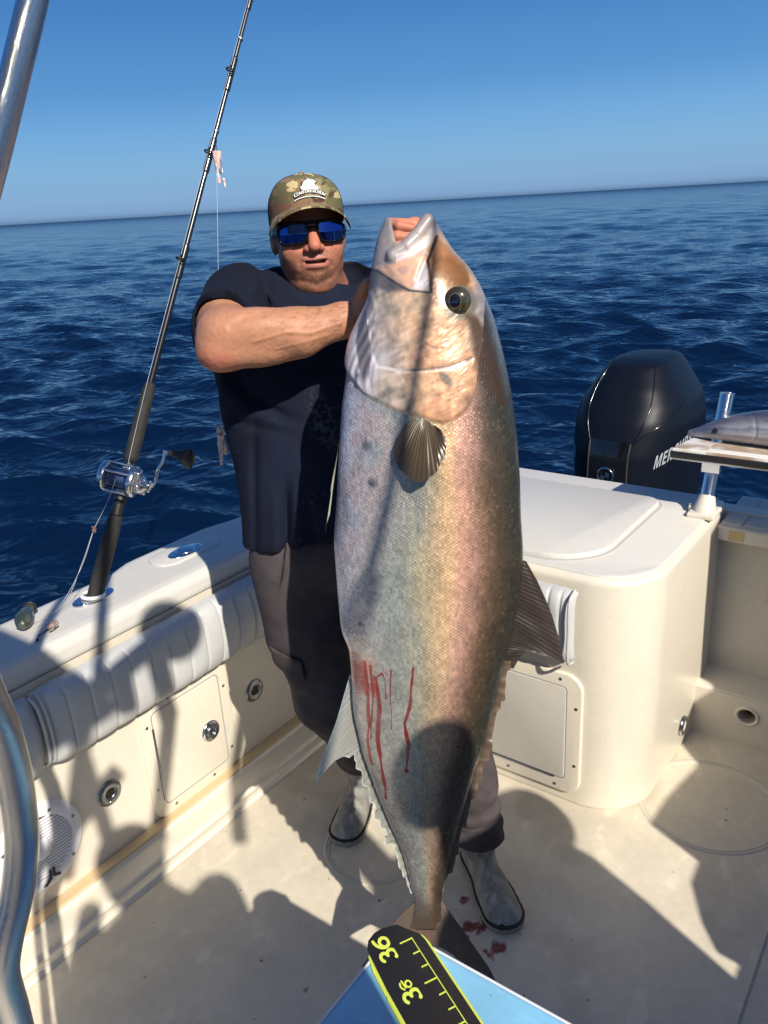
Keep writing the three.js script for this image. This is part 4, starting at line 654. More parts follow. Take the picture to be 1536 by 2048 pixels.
    for (const [x0, y0, sx, sy, a] of [[-.20, 1.36, .7, -.7, .010], [-.19, 1.325, .75, -.5, .010], [-.165, 1.29, .8, -.35, .008], [-.19, 1.24, .85, -.2, .006]]) { const u = (p[0] - x0) * sx + (p[1] - y0) * sy, w = -(p[0] - x0) * sy + (p[1] - y0) * sx; d += a * Math.exp(-Math.pow(w / .011, 2)) * sstep(-.02, .02, u) * sstep(.16, .05, u); }
    d += .0065 * Math.sin(p[1] * 70 + p[0] * 60 + n * 4) * Math.exp(-(Math.pow((p[0] + .11) / .06, 2) + Math.pow((p[1] - 1.47) / .07, 2)));
    d = smax(d, -ell(p, [.078, 1.530, .0], [.055, .036, .068]), .004);
    d = smax(d, hemY(p) - p[1], .004);
    return d;
  };
  const cloth = dataTex(256, 256, (x, y) => { const k = 128 + 60 * Math.sin(x * Math.PI / 2) * Math.sin(y * Math.PI / 2) + 50 * tn(x, y); return [k, k, k]; }, false);
  function tn(x, y) { return hash(x >> 1, y >> 1, 4) - .5; }
  const wetTex = dataTex(512, 512, (i, j) => { const x = -.4 + i / 512 * .8, y = .8 + j / 512 * .8, w = sstep(1.15, .3, Math.hypot((x - .018 + (y - 1.22) * .12) / .034, (y - 1.225) / .075)) * sstep(-.25, .05, noise(x * 120, y * 120)), sp = noise(x * 180, y * 180) > .86 && noise(x * 12, y * 9) > .0 ? .6 : 0, k = 225 - 165 * w - 70 * sp * sstep(1.4, 1.25, y); return [k, k, k]; }, false);
  const wetCoat = dataTex(512, 512, (i, j) => { const x = -.4 + i / 512 * .8, y = .8 + j / 512 * .8, w = sstep(1.3, .2, Math.hypot((x + .040 + (y - 1.22) * .12) / .036, (y - 1.235) / .075)) * sstep(-.15, .35, noise(x * 150, y * 150)), sp = noise(x * 190, y * 190, 4) > .8 && noise(x * 14, y * 11, 2) > -.1 ? .5 : 0; return [clamp(w + sp * sstep(1.42, 1.3, y)) * 255, 0, 0]; }, false);
  const shirtCol = dataTex(512, 512, (i, j) => { const x = -.4 + i / 512 * .8, y = .8 + j / 512 * .8, n = fbm(x * 9, y * 9, 4, 4), hemL = Math.abs(y - (.957 + .24 * (x + .07) + .020)) < .0013 ? .55 : 1, damp = sstep(.1, -.2, fbm(x * 5 + 2, y * 4, 2, 3)), k = (1 + n * .18) * hemL * (1 - .2 * (1 - damp)), sp = noise(x * 190, y * 190) > .9 ? 1.5 : 1; return [25 * k * sp, 31 * k * sp, 50 * k * sp]; });
  const sUV = (p) => [(p[0] - p[2] * .3 + .4) / .8, (p[1] - .8) / .8];
  add(man, 't_shirt', nets(shirt, [-.34, .85, -.24], [.36, 1.60, .26], .0068, { uv: sUV, slack: .03 }), phys({ map: shirtCol, roughness: 1, specularIntensity: .35, clearcoat: 1, clearcoatRoughness: .28, clearcoatMap: wetCoat, roughnessMap: wetTex, bumpMap: rep(cloth, 14, 14), bumpScale: .0008, sheen: .08, sheenRoughness: .6, sheenColor: lin(.2, .24, .34) }));
  // trousers
  const legR = [[-.085, .86, .05], [-.076, .70, .078], [-.044, .52, .09], [.018, .34, .0], [.036, .15, -.125]], legL = [[.125, .86, .05], [.205, .67, .12], [.262, .50, .195], [.287, .32, .215], [.305, .165, .21]], rad = [.108, .097, .084, .074, .066];
  const trousers = (p) => {
    let d = ell(p, [.02, .905, .03], [.205, .12, .145]);
    for (const L of [legR, legL]) { let l = 1; for (let i = 0; i < 4; i++) l = smin(l, cap(p, L[i], L[i + 1], rad[i], rad[i + 1]), .02); d = smin(d, l, .035); }
    const lowCut = p[0] > .15 ? .138 + (p[0] - .3) * .25 : .155; d = smax(d, lowCut - p[1], .006);
    const n = noise(p[0] * 8, p[1] * 7, p[2] * 8), m = noise(p[0] * 13 + 5, p[1] * 24 + p[0] * 12, p[2] * 13);
    d += .009 * n + .0052 * m * (sstep(.75, .4, p[1]) * .9 + .35) + .004 * Math.sin(p[1] * 95 + n * 5) * sstep(.36, .2, p[1]);
    d -= .005 * sstep(.215, .205, p[1]) * (p[0] > .15 ? 1 : 0);
    return d;
  };
  const pantTex = dataTex(512, 1024, (i, j) => { const x = -.3 + i / 512 * .8, y = j / 1024 * 1.1, n = fbm(x * 7, y * 7, 2, 4), f = fbm(x * 50, y * 50, 6, 3), seam = 1, k = (1 + n * .22 + f * .14) * seam, sp = noise(x * 200, y * 200) > .93 ? 1.25 : noise(x * 170, y * 170, 9) > .9 ? .6 : 1; return [72 * k * sp, 66 * k * sp, 68 * k * sp]; });
  const pantMat = phys({ map: pantTex, roughness: .85, specularIntensity: .3, bumpMap: rep(cloth, 12, 16), bumpScale: .0008, sheen: .1, sheenColor: lin(.3, .27, .27) });
  const pUV = (p) => [(p[0] - p[2] * .3 + .3) / .8, p[1] / 1.1];
  const tr = add(man, 'trousers', nets(trousers, [-.24, .10, -.24], [.42, 1.02, .33], .0072, { uv: pUV, slack: .035 }), pantMat);
  // cargo pocket flap and belt on the trousers
  const flap = (p) => { const d = trousers(p), a = [p[0] + .128, p[1] - .66]; const q = polySigned(p[0] - p[2] * .15, p[1], [[-.185, .700], [-.118, .676], [-.112, .622], [-.128, .608], [-.178, .640]]); return smax(smax(d - .009, -(d - .001), .002), q, .004); };
  add(tr, 'pocket_flap', nets(flap, [-.22, .59, -.0], [-.07, .72, .21], .0045, { uv: pUV }), pantMat);
  // rubber boots
  const bootTex = dataTex(256, 256, (x, y) => { const n = fbm(x / 22, y / 22, 3, 4), k = 1 + n * .3; return [138 * k, 138 * k, 132 * k]; });
  const bootM = phys({ map: bootTex, roughness: .78 }), soleM = phys({ color: lin(.012, .012, .012), roughness: .6 }), footM = phys({ color: lin(.25, .25, .24), roughness: .5 });
  for (const [heel, toe, ank, top] of [[[.045, -.185], [-.022, .005], [.036, .12, -.135], [.036, .26, -.10]], [[.318, .155], [.345, .350], [.312, .12, .19], [.30, .26, .21]]]) {
    const foot = (p, r = 0) => { const dx = toe[0] - heel[0], dz = toe[1] - heel[1], L = Math.hypot(dx, dz), t = clamp(((p[0] - heel[0]) * dx + (p[2] - heel[1]) * dz) / (L * L)), w = lerp(.041, .0475, sstep(.2, .75, t)) - .004 * Math.exp(-Math.pow((t - .38) / .2, 2)) + r; return Math.hypot(p[0] - heel[0] - dx * t, p[2] - heel[1] - dz * t) - w; };
    const tAt = (p) => { const dx = toe[0] - heel[0], dz = toe[1] - heel[1]; return ((p[0] - heel[0]) * dx + (p[2] - heel[1]) * dz) / (dx * dx + dz * dz); };
    const upper = (p) => { const t = tAt(p), hgt = lerp(.098, .058, sstep(.15, .8, t)) - .012 * sstep(.85, 1.3, t), k = clamp(p[1] / hgt); let d = smax(foot(p) + .030 * k * k * k, p[1] - hgt, .03); d = smin(d, cap(p, ank, top, .056, .060), .035); d = Math.max(d, .019 - p[1]); d = Math.max(d, p[1] - .25); return d + .0018 * noise(p[0] * 30, p[1] * 40, p[2] * 30) + .001 * sstep(.004, 0, Math.abs(t - .78)); };
    const lo = [Math.min(heel[0], toe[0]) - .075, .0, Math.min(heel[1], toe[1]) - .075], hi = [Math.max(heel[0], toe[0]) + .075, .27, Math.max(heel[1], toe[1]) + .075];
    const b = add(man, 'boot', nets(upper, lo, hi, .005, { slack: .02, uv: (p) => [p[0] * 6, p[2] * 6 + p[1] * 4] }), bootM);
    const sl = (y0, y1, r) => nets((p) => Math.max(foot(p, r), y0 - p[1], p[1] - y1), [lo[0], y0 - .008, lo[2]], [hi[0], y1 + .008, hi[2]], .004, {});
    add(b, 'sole', sl(.001, .0175, .0035), footM); add(b, 'welt', sl(.0165, .0215, .0045), soleM);
  }
  // cap
  const capG = new THREE.Group(); capG.name = 'cap'; capG.applyMatrix4(HM); man.add(capG);
  const camo = dataTex(512, 512, (i, j) => { const x = i / 512 * .3, y = j / 512 * .3, w = fbm(x * 22, y * 22, 9, 2) * .012; let c = [140, 112, 84]; const a = fbm(x * 26 + w * 30, y * 44, 1, 3), b = fbm(x * 30 + 9, y * 52 + w * 40, 5, 3), d = fbm(x * 42 + 3, y * 80, 8, 3), e = fbm(x * 55 + 13, y * 95, 12, 3), g = fbm(x * 30 + 23, y * 60, 15, 3); if (a > .04) c = [136, 130, 90]; if (b > .12) c = [126, 92, 70]; if (g > .18) c = [104, 102, 66]; if (d > .2) c = [202, 182, 136]; if (e > .24) c = [84, 62, 48]; const k = .96 + (hash(i, j, 2) - .5) * .12; return c.map((q) => q * k); });
  const camoM = phys({ map: camo, roughness: .9, bumpMap: rep(cloth, 10, 10), bumpScale: .0006 }), navyM = phys({ color: lin(.012, .014, .024), roughness: .9, bumpMap: rep(cloth, 8, 8), bumpScale: .002 });
  const crown = (az, t, o = 0) => { const c = Math.cos(az), front = sstep(.1, 1, c), pr = Math.pow(1 - Math.pow(t, 3.0 + front * .8), .5), y0 = .027 + .026 * Math.max(0, c) * Math.abs(c) ** .3, top = .124; return [(.080 + o) * Math.sin(az) * pr, lerp(y0, top + o, Math.pow(t, .94)), -.012 + (.098 + o + .003 * front) * c * pr * (1 + .02 * front)]; };
  const sec = (a0, a1, m, name, lab) => { const c = add(capG, name, grid((u, v) => crown(lerp(a0, a1, u), v * .9995), 60, 34, { uv: (u, v, p) => [p[0] / .3 + .5, p[1] / .3] }), m, lab); return c; };
  sec(-1.28, 1.28, camoM, 'front_panel'); sec(1.28, Math.PI * 2 - 1.28, navyM, 'mesh_back');
  for (const a of [0, 1.28, -1.28]) add(capG, 'seam', tube(Array.from({ length: 14 }, (_, i) => crown(a, i / 13.2, .0005)), .0011, 60, 6), a ? navyM : camoM);
  add(capG, 'cap_button', new THREE.SphereGeometry(.007, 16, 10).scale(1, .5, 1).translate(0, .125, -.012), camoM);
  const brimAt = (u, v, o) => { const az = u * 1.32, r = crown(az, .0), ex = .066 * v * Math.pow(Math.max(0, Math.cos(az * 1.02)), .42); return [r[0] * (1 + .11 * v), r[1] + o + .001 * v * Math.cos(az) - .006 * v + .0015 - .022 * v * u * u, r[2] + ex * .98]; };
  const brimG = mergeGeometries([grid((u, v) => brimAt(u * 2 - 1, v, .0025), 48, 10, { flip: true, uv: (a, b, p) => [p[0] / .3 + .2, p[2] / .3 * 1.2 + .3] }), grid((u, v) => brimAt(u * 2 - 1, v, -.0012), 48, 10, { uv: (a, b, p) => [p[0] / .3, p[2] / .3] }), grid((u, v) => brimAt(u * 2 - 1, 1, lerp(-.0012, .0025, v)), 48, 1, { flip: true, uv: (a, b, p) => [p[0] / .3, p[2] / .3] })].map((g) => g.toNonIndexed()));
  add(capG, 'brim', brimG, camoM);
  // badge on the cap: white leaping fish figure over arched lettering
  const badge = canvasTex(512, 448, (g, w, h) => {
    g.fillStyle = '#141210'; g.strokeStyle = '#141210'; g.lineJoin = 'round';
    const fig = () => { g.beginPath(); g.moveTo(150, 250); g.bezierCurveTo(110, 200, 140, 185, 165, 180); g.bezierCurveTo(165, 110, 215, 70, 252, 72); g.lineTo(262, 22); g.lineTo(284, 66); g.bezierCurveTo(300, 60, 322, 70, 330, 84); g.lineTo(352, 66); g.lineTo(352, 92); g.lineTo(384, 84); g.lineTo(372, 106); g.lineTo(408, 108); g.lineTo(372, 128); g.bezierCurveTo(350, 140, 346, 160, 356, 186); g.bezierCurveTo(390, 206, 402, 230, 410, 262); g.lineTo(150, 275); g.closePath(); };
    fig(); g.lineWidth = 22; g.stroke(); g.fill(); fig(); g.fillStyle = '#f6f4f2'; g.fill();
    g.strokeStyle = 'rgba(120,116,118,.65)'; g.lineWidth = 6; for (const [a, b, c, d] of [[200, 150, 270, 140], [215, 180, 300, 165], [250, 110, 320, 118], [190, 215, 250, 205], [300, 200, 350, 215]]) { g.beginPath(); g.moveTo(a, b); g.lineTo(c, d); g.stroke(); }
    const word = 'COMIERYACHUM'; const put = (dx, st, lw) => { for (let i = 0; i < word.length; i++) { const t = i / (word.length - 1) - .5; g.save(); g.translate(256 + t * 420 + dx, 312 - 52 * (1 - 4 * t * t) + 34); g.rotate(t * .55); g.font = `italic bold ${i === 0 ? 92 : 66}px serif`; g.textAlign = 'center'; if (st) { g.strokeStyle = st; g.lineWidth = lw; g.strokeText(word[i], 0, 18); } else { g.fillStyle = '#f6f4f2'; g.fillText(word[i], 0, 18); } g.restore(); } };
    put(0, '#141210', 20); put(0, null);
    for (const [c, lw, o] of [['#141210', 34, 0], ['#f2f0ee', 15, 4]]) { g.strokeStyle = c; g.lineWidth = lw; g.beginPath(); g.moveTo(20, 428 + o); g.quadraticCurveTo(60, 400 + o, 120, 392 + o); g.quadraticCurveTo(300, 350 + o, 492, 418 + o); g.stroke(); }
  });
  badge.wrapS = badge.wrapT = THREE.ClampToEdgeWrapping;
  add(capG, 'cap_badge', grid((u, v) => crown(lerp(-.40, .46, u), lerp(.16, .80, v), .0022), 24, 20), phys({ map: badge, alphaMap: alphaOf(badge), alphaTest: .4, roughness: .8 }));
  function alphaOf(t) { return canvasTex(512, 448, (g, w, h) => { const s = t.image.getContext('2d').getImageData(0, 0, w, h), o = g.createImageData(w, h); for (let i = 0; i < s.data.length; i += 4) { o.data[i] = o.data[i + 1] = o.data[i + 2] = s.data[i + 3]; o.data[i + 3] = 255; } g.putImageData(o, 0, 0); }, false); }
  // sunglasses
  const glasses = new THREE.Group(); glasses.name = 'sunglasses'; glasses.applyMatrix4(HM); man.add(glasses);
  const frameM = phys({ color: lin(.004, .004, .005), roughness: .3, specularIntensity: .5 });
  const face = (x, y, o) => [x, y, .0985 + o - 4.6 * x * x - 26 * x * x * x * x * 6 - .12 * Math.abs(y - .004)];
  const lensPt = (s, a, r, o) => { const ca = Math.cos(a), sa = Math.sin(a), n = 3.4, k = r / Math.pow(Math.pow(Math.abs(ca), n) + Math.pow(Math.abs(sa), n), 1 / n), x = ca * k, y = sa * k; return face(s * (.0385 + x * .0265 - .002 * y), .004 + y * .0195 - .002 * x + (x > 0 ? .002 : 0), o); };
  const lensM = phys({ color: lin(.010, .075, .36), metalness: 1, roughness: .05, clearcoat: 1, clearcoatRoughness: .02 });
  for (const s of [-1, 1]) {
    add(glasses, 'lens', grid((u, v) => lensPt(s, u * Math.PI * 2, v, .0012), 64, 10, { flip: s > 0 }), lensM);
    const rim = Array.from({ length: 48 }, (_, i) => lensPt(s, i / 48 * Math.PI * 2, 1.05, .0002)); add(glasses, 'frame', tube(rim, .0030, 160, 8, true), frameM);
    add(glasses, 'temple', [grid((u, v) => { const t = u, hgt = lerp(.0095, .005, t), a = v * Math.PI * 2; return [s * (lerp(.0685, .0775, sstep(0, .5, t)) + .0022 * Math.cos(a)), .0085 - .002 * t + hgt * Math.sin(a), lerp(.066, -.028, t)]; }, 20, 14)], phys({ color: lin(.010, .012, .013), roughness: .35 }));
  }
  add(glasses, 'bridge', tube([face(-.0125, .012, 0), face(0, .0135, .003), face(.0125, .012, 0)], .0042, 16, 10), frameM);
  add(glasses, 'brow_bar', tube(Array.from({ length: 13 }, (_, i) => face(lerp(-.066, .066, i / 12), .0245, -.001)), .0036, 40, 8), frameM);
}

// ---------------------------------------------------------------- fishing rod in the gunwale holder
{
  const rodT = thing('fishing_rod', 'black conventional rod with silver lever reel standing in the gunwale holder', 'fishing rod', [1.106, .70, -1.832]);
  const D = V(.480, .877, .007).normalize(), N0 = V(-.877, .480, 0).normalize(), turn = 0.62, Nn = N0.clone().applyAxisAngle(D, turn), Zz = D.clone().cross(Nn), P = (s, n = 0, z = 0) => D.clone().multiplyScalar(s).addScaledVector(Nn, n).addScaledVector(Zz, z).toArray();
  const dir = D.toArray(), tone = (r, g, b, ro, o = {}) => phys({ color: lin(r, g, b), roughness: ro, ...o });
  const foam = dataTex(256, 256, (x, y) => { const k = 1 + .35 * fbm(x / 18, y / 18, 3, 4) + .3 * (hash(x, y, 1) - .5); return [38 * k, 38 * k, 36 * k]; });
  const gripM = phys({ map: foam, roughness: .75, bumpMap: rep(fineBump, 3, 3), bumpScale: .0008 });
  const prof = (pts, name, m, lab) => add(rodT, name, lathe(pts, [0, 0, 0], dir, 32), m, lab);
  prof([[0, -.10], [.0205, -.10], [.0212, 0], [.0215, .10], [.0205, .20], [.0190, .232], [.0175, .236], [0, .236]], 'butt_grip', gripM);
  prof([[0, .236], [.0155, .236], ...Array.from({ length: 14 }, (_, i) => [i & 1 ? .0162 : .0150, .238 + i * .0025]), [.0175, .274], [.0178, .296], [0, .296]], 'reel_seat_nut', black);
  prof([[0, .294], [.0182, .294], [.0186, .297], [.0182, .30], [0, .30]], 'seat_ring', chrome);
  prof([[0, .30], [.0135, .30], [.0135, .40], [0, .40]], 'reel_seat', blackGloss);
  prof([[0, .385], [.0165, .385], [.0195, .40], [.0198, .46], [.0182, .54], [.0165, .59], [.0135, .606], [.0095, .609], [0, .609]], 'fore_grip', gripM);
  prof([[.0088, .60], [.0080, .9], [.0068, 1.3], [.0056, 1.7], [.0042, 2.1], [.0025, 2.45], [0, 2.452]], 'blank', blackGloss);
  for (const s of [.60, .985, 1.235, 1.33, 1.46, 1.60, 1.9]) prof([[.0070 + (1.9 - s) * .0016, s], [.0086 + (1.6 - s) * .0009, s + .001], [.0086 + (1.6 - s) * .0009, s + .006], [.0070 + (1.9 - s) * .0016, s + .007]], 'silver_wrap', chrome);
  for (const s of [.955, 1.262, 1.50, 1.74, 2.0, 2.25]) {
    prof([[.0078 - (s - 1) * .0015, s - .05], [.0098 - (s - 1) * .002, s - .045], [.0098 - (s - 1) * .002, s + .045], [.0078 - (s - 1) * .0015, s + .05]], 'guide_wrap', blackGloss);
    const r = .0105 - (s - .95) * .003, g = new THREE.TorusGeometry(r, .0022, 10, 32); g.applyQuaternion(new THREE.Quaternion().setFromUnitVectors(V(0, 0, 1), D)).translate(...P(s, r + .0135));
    add(rodT, 'line_guide', [g, rod(P(s - .03, .008), P(s, .0135 + .001), .0016), rod(P(s + .03, .008), P(s, .0135 + 2 * r), .0014)], black);
  }
  // reel
  const reel = new THREE.Group(); reel.name = 'reel'; reel.position.set(...P(.335, .052)); reel.quaternion.setFromAxisAngle(D, turn); rodT.add(reel); const silver = phys({ color: lin(.66, .67, .69), metalness: 1, roughness: .24 });
  const zl = (pts, m, name) => add(reel, name, lathe(pts, [0, 0, 0], [0, 0, 1], 48), m);
  zl([[0, -.052], [.030, -.052], [.038, -.047], [.0415, -.040], [.0415, -.034], [.0385, -.031], [0, -.031]], silver, 'side_plate');
  zl([[0, .027], [.0385, .027], [.0425, .030], [.0425, .040], [.040, .046], [.030, .050], [0, .050]], silver, 'side_plate');
  zl([[.0345, -.031], [.0345, -.029], [.029, -.027], [.0278, -.02], [.0280, 0], [.0282, .018], [.029, .024], [.0345, .0265], [.0345, .0275]], phys({ color: lin(.022, .045, .12), roughness: .22, metalness: .6, clearcoat: .8, clearcoatRoughness: .1, bumpMap: rep(fineBump, 1, 30), bumpScale: .0006 }), 'line_spool');
  for (const a of [.9, 2.3, 3.9, 5.4]) add(reel, 'frame_post', rod([.0395 * Math.cos(a), .0395 * Math.sin(a), -.034], [.0395 * Math.cos(a), .0395 * Math.sin(a), .034], .0034), silver);
  add(reel, 'reel_foot', new RoundedBoxGeometry(.014, .075, .024, 3, .004).rotateZ(-Math.atan2(D.x, D.y)).translate(.036, -.020, 0), silver);
  add(reel, 'gear_case', [lathe([[0, .048], [.024, .048], [.025, .056], [.020, .066], [.012, .070], [.012, .082], [0, .084]], [.002, -.004, 0], [0, 0, 1], 32), new RoundedBoxGeometry(.030, .05, .022, 3, .006).translate(-.012, .018, .050), new RoundedBoxGeometry(.024, .02, .03, 3, .005).translate(.014, -.026, .055)], silver);
  add(reel, 'drag_lever', [rod([0, 0, .072], [-.040, .012, .060], .0035, .0028), new THREE.SphereGeometry(.0052, 16, 12).translate(-.041, .012, .060), lathe([[0, .078], [.016, .078], [.017, .082], [.008, .088], [0, .089]], [.002, -.004, 0], [0, 0, 1], 24)], chrome);
  const crank = add(reel, 'crank_arm', [tube([[.002, -.004, .086], [.010, .012, .092], [.018, .045, .094], [.026, .066, .101], [.034, .092, .103]], .0046, 40, 10), rod([.034, .092, .098], [.034, .092, .128], .0042)], chrome);
  add(crank, 'crank_knob', nets((p) => { const q = [p[0] - .034, p[1] - .092, p[2]]; let d = cap(q, [0, 0, .118], [0, .0, .150], .0088, .013); return smin(d, ell(q, [.004, -.006, .166], [.013, .030, .017]), .02); }, [-.01, .03, .10], [.09, .15, .20], .003), phys({ color: lin(.018, .018, .018), roughness: .42 }));
  // line along the rod, and the loose end down to the gunwale
  const ln = phys({ color: lin(.55, .58, .62), roughness: .4, transmission: .2 });
  const line = (pts, r = .00065) => { const c = new THREE.CatmullRomCurve3(pts.map((p) => V(...p)), false, 'centripetal'); return new THREE.TubeGeometry(c, pts.length * 10, r, 5); };
  add(rodT, 'fishing_line', [line([P(.345, .024, .004), P(.6, .030), P(.955, .026), P(1.262, .024), P(1.5, .022), P(1.74, .02), P(2.25, .017)])], ln);
  add(rodT, 'leader_line', [line([P(.33, .084, .0), P(.27, .082, -.006), P(.19, .088, -.02), P(.10, .080, -.03), [-.10, .05, .035], [-.182, .012, .02]]), line([P(.19, .088, -.02), P(.08, .095, -.026), [-.12, .03, .015], [-.19, .006, -.02]])], ln);
  add(rodT, 'knot', nets((p) => Math.hypot(p[0], p[1] * .7, p[2]) - .0055 + .004 * noise(p[0] * 300, p[1] * 300, p[2] * 300), [-.014, -.016, -.014], [.014, .016, .014], .0024).translate(...P(.19, .088, -.02)), phys({ color: lin(.20, .10, .09), roughness: .6 }));
  // bait hung on the third guide, bait hung from the tip
  const meat = phys({ vertexColors: true, roughness: .35, clearcoat: .5, clearcoatRoughness: .2 });
  const lures = (nm, lab, cat, at, sdf, lo, hi, h, col, extra) => { const t = thing(nm, lab, cat, at); add(t, 'bait', nets(sdf, lo, hi, h, { color: col }), meat); for (const [n, g, m] of extra) add(t, n, g, m); return t; };
  lures('bait_strip', 'pale pink bait strip hooked by a rod guide against the sky', 'bait', [1.664, 1.80, -1.744], (p) => { const y = p[1]; const x = p[0] - .010 * Math.sin(y * 20) + y * .10, w = .0085 + .004 * Math.sin(y * 50 + 1), d = Math.max(Math.hypot(x * .9, p[2] * 1.3) - w, y - .012, -y - .068); return smin(d, cap(p, [.014, -.058, .0], [.016, -.085, .002], .004, .0012), .008) + .001 * noise(p[0] * 300, y * 200, p[2] * 300); }, [-.03, -.10, -.025], [.04, .03, .025], .0028, (p) => p[1] < -.066 ? [.80, .80, .80] : lerp3([.62, .36, .32], [.75, .62, .58], sstep(-.3, .4, noise(p[0] * 200, p[1] * 90, 2))), [['hook', tube([[0, .03, 0], [.002, 0, .004], [.004, -.03, .010], [-.002, -.045, .012], [-.008, -.032, .010]], .0014, 40, 8), steelDark]]);
  function lerp3(a, b, t) { return a.map((v, i) => lerp(v, b[i], t)); }
  lures('squid_bait', 'small brown and white squid bait dangling over the water beside the shirt', 'bait', [1.461, 1.075, -1.645], (p) => { const y = p[1]; let d = ell(p, [0, .018, 0], [.010, .032, .009]); d = smin(d, cap(p, [-.004, -.005, 0], [-.012, -.062, .002], .0075, .0035), .008); d = smin(d, cap(p, [.004, -.006, 0], [.013, -.034, -.002], .006, .0075), .006); d = smin(d, cap(p, [0, .03, 0], [.014, .022, .002], .004, .002), .006); return d + .0018 * noise(p[0] * 240, y * 160, p[2] * 240); }, [-.035, -.08, -.025], [.035, .065, .025], .0028, (p) => lerp3([.30, .20, .15], [.62, .52, .45], sstep(-.2, .3, noise(p[0] * 170, p[1] * 90, 5) + (p[1] < -.03 ? .5 : 0))), [['hanging_line', new THREE.TubeGeometry(new THREE.LineCurve3(V(.005, .04, 0), V(.203, .735, -.10)), 4, .0006, 5), ln], ['hook', tube([[.004, .01, .008], [.010, -.02, .010], [.006, -.036, .012], [-.002, -.026, .012]], .0012, 30, 8), steelDark]]);
  const sk = thing('sinker', 'dark torpedo sinker lying on the shaded gunwale corner', 'sinker', [.917, .706, -1.850]);
  add(sk, 'weight', nets((p) => smin(ell(p, [0, .021, 0], [.042, .0215, .0215]), cap(p, [.03, .021, .004], [.054, .023, .008], .014, .012), .012) + .0012 * noise(p[0] * 120, p[1] * 120, p[2] * 120), [-.055, -.006, -.035], [.08, .055, .035], .0035, { color: (p) => lerp3([.030, .042, .036], [.075, .085, .062], sstep(-.3, .4, noise(p[0] * 70, p[1] * 70, p[2] * 70))) }).rotateY(.9), phys({ vertexColors: true, roughness: .35, clearcoat: .4 }));
  add(sk, 'sinker_collar', new THREE.TorusGeometry(.0135, .0035, 10, 28).rotateY(Math.PI / 2).translate(.058, .0235, .008).rotateY(.9), black);
  const bt = thing('cut_bait', 'small scrap of bait with black hook lying on the gunwale beside the sinker', 'bait', [.948, .706, -1.780]);
  add(bt, 'scrap', nets((p) => ell(p, [0, .008, 0], [.020, .0085, .010]) + .003 * noise(p[0] * 140, p[1] * 140, p[2] * 140), [-.032, -.006, -.022], [.032, .026, .022], .0026, { color: (p) => lerp3([.22, .16, .14], [.42, .30, .27], sstep(-.3, .4, noise(p[0] * 150, p[1] * 150, p[2] * 150))) }).rotateY(.2), meat);
  add(bt, 'hook', [tube([[-.012, .006, .008], [-.028, .005, .010], [-.046, .0045, .014], [-.060, .004, .030]], .0016, 40, 8), new THREE.SphereGeometry(.0038, 12, 10).translate(-.062, .005, .032), tube([[.01, .004, .012], [-.006, .003, .017], [-.02, .003, .020]], .0014, 20, 8)], black);
}

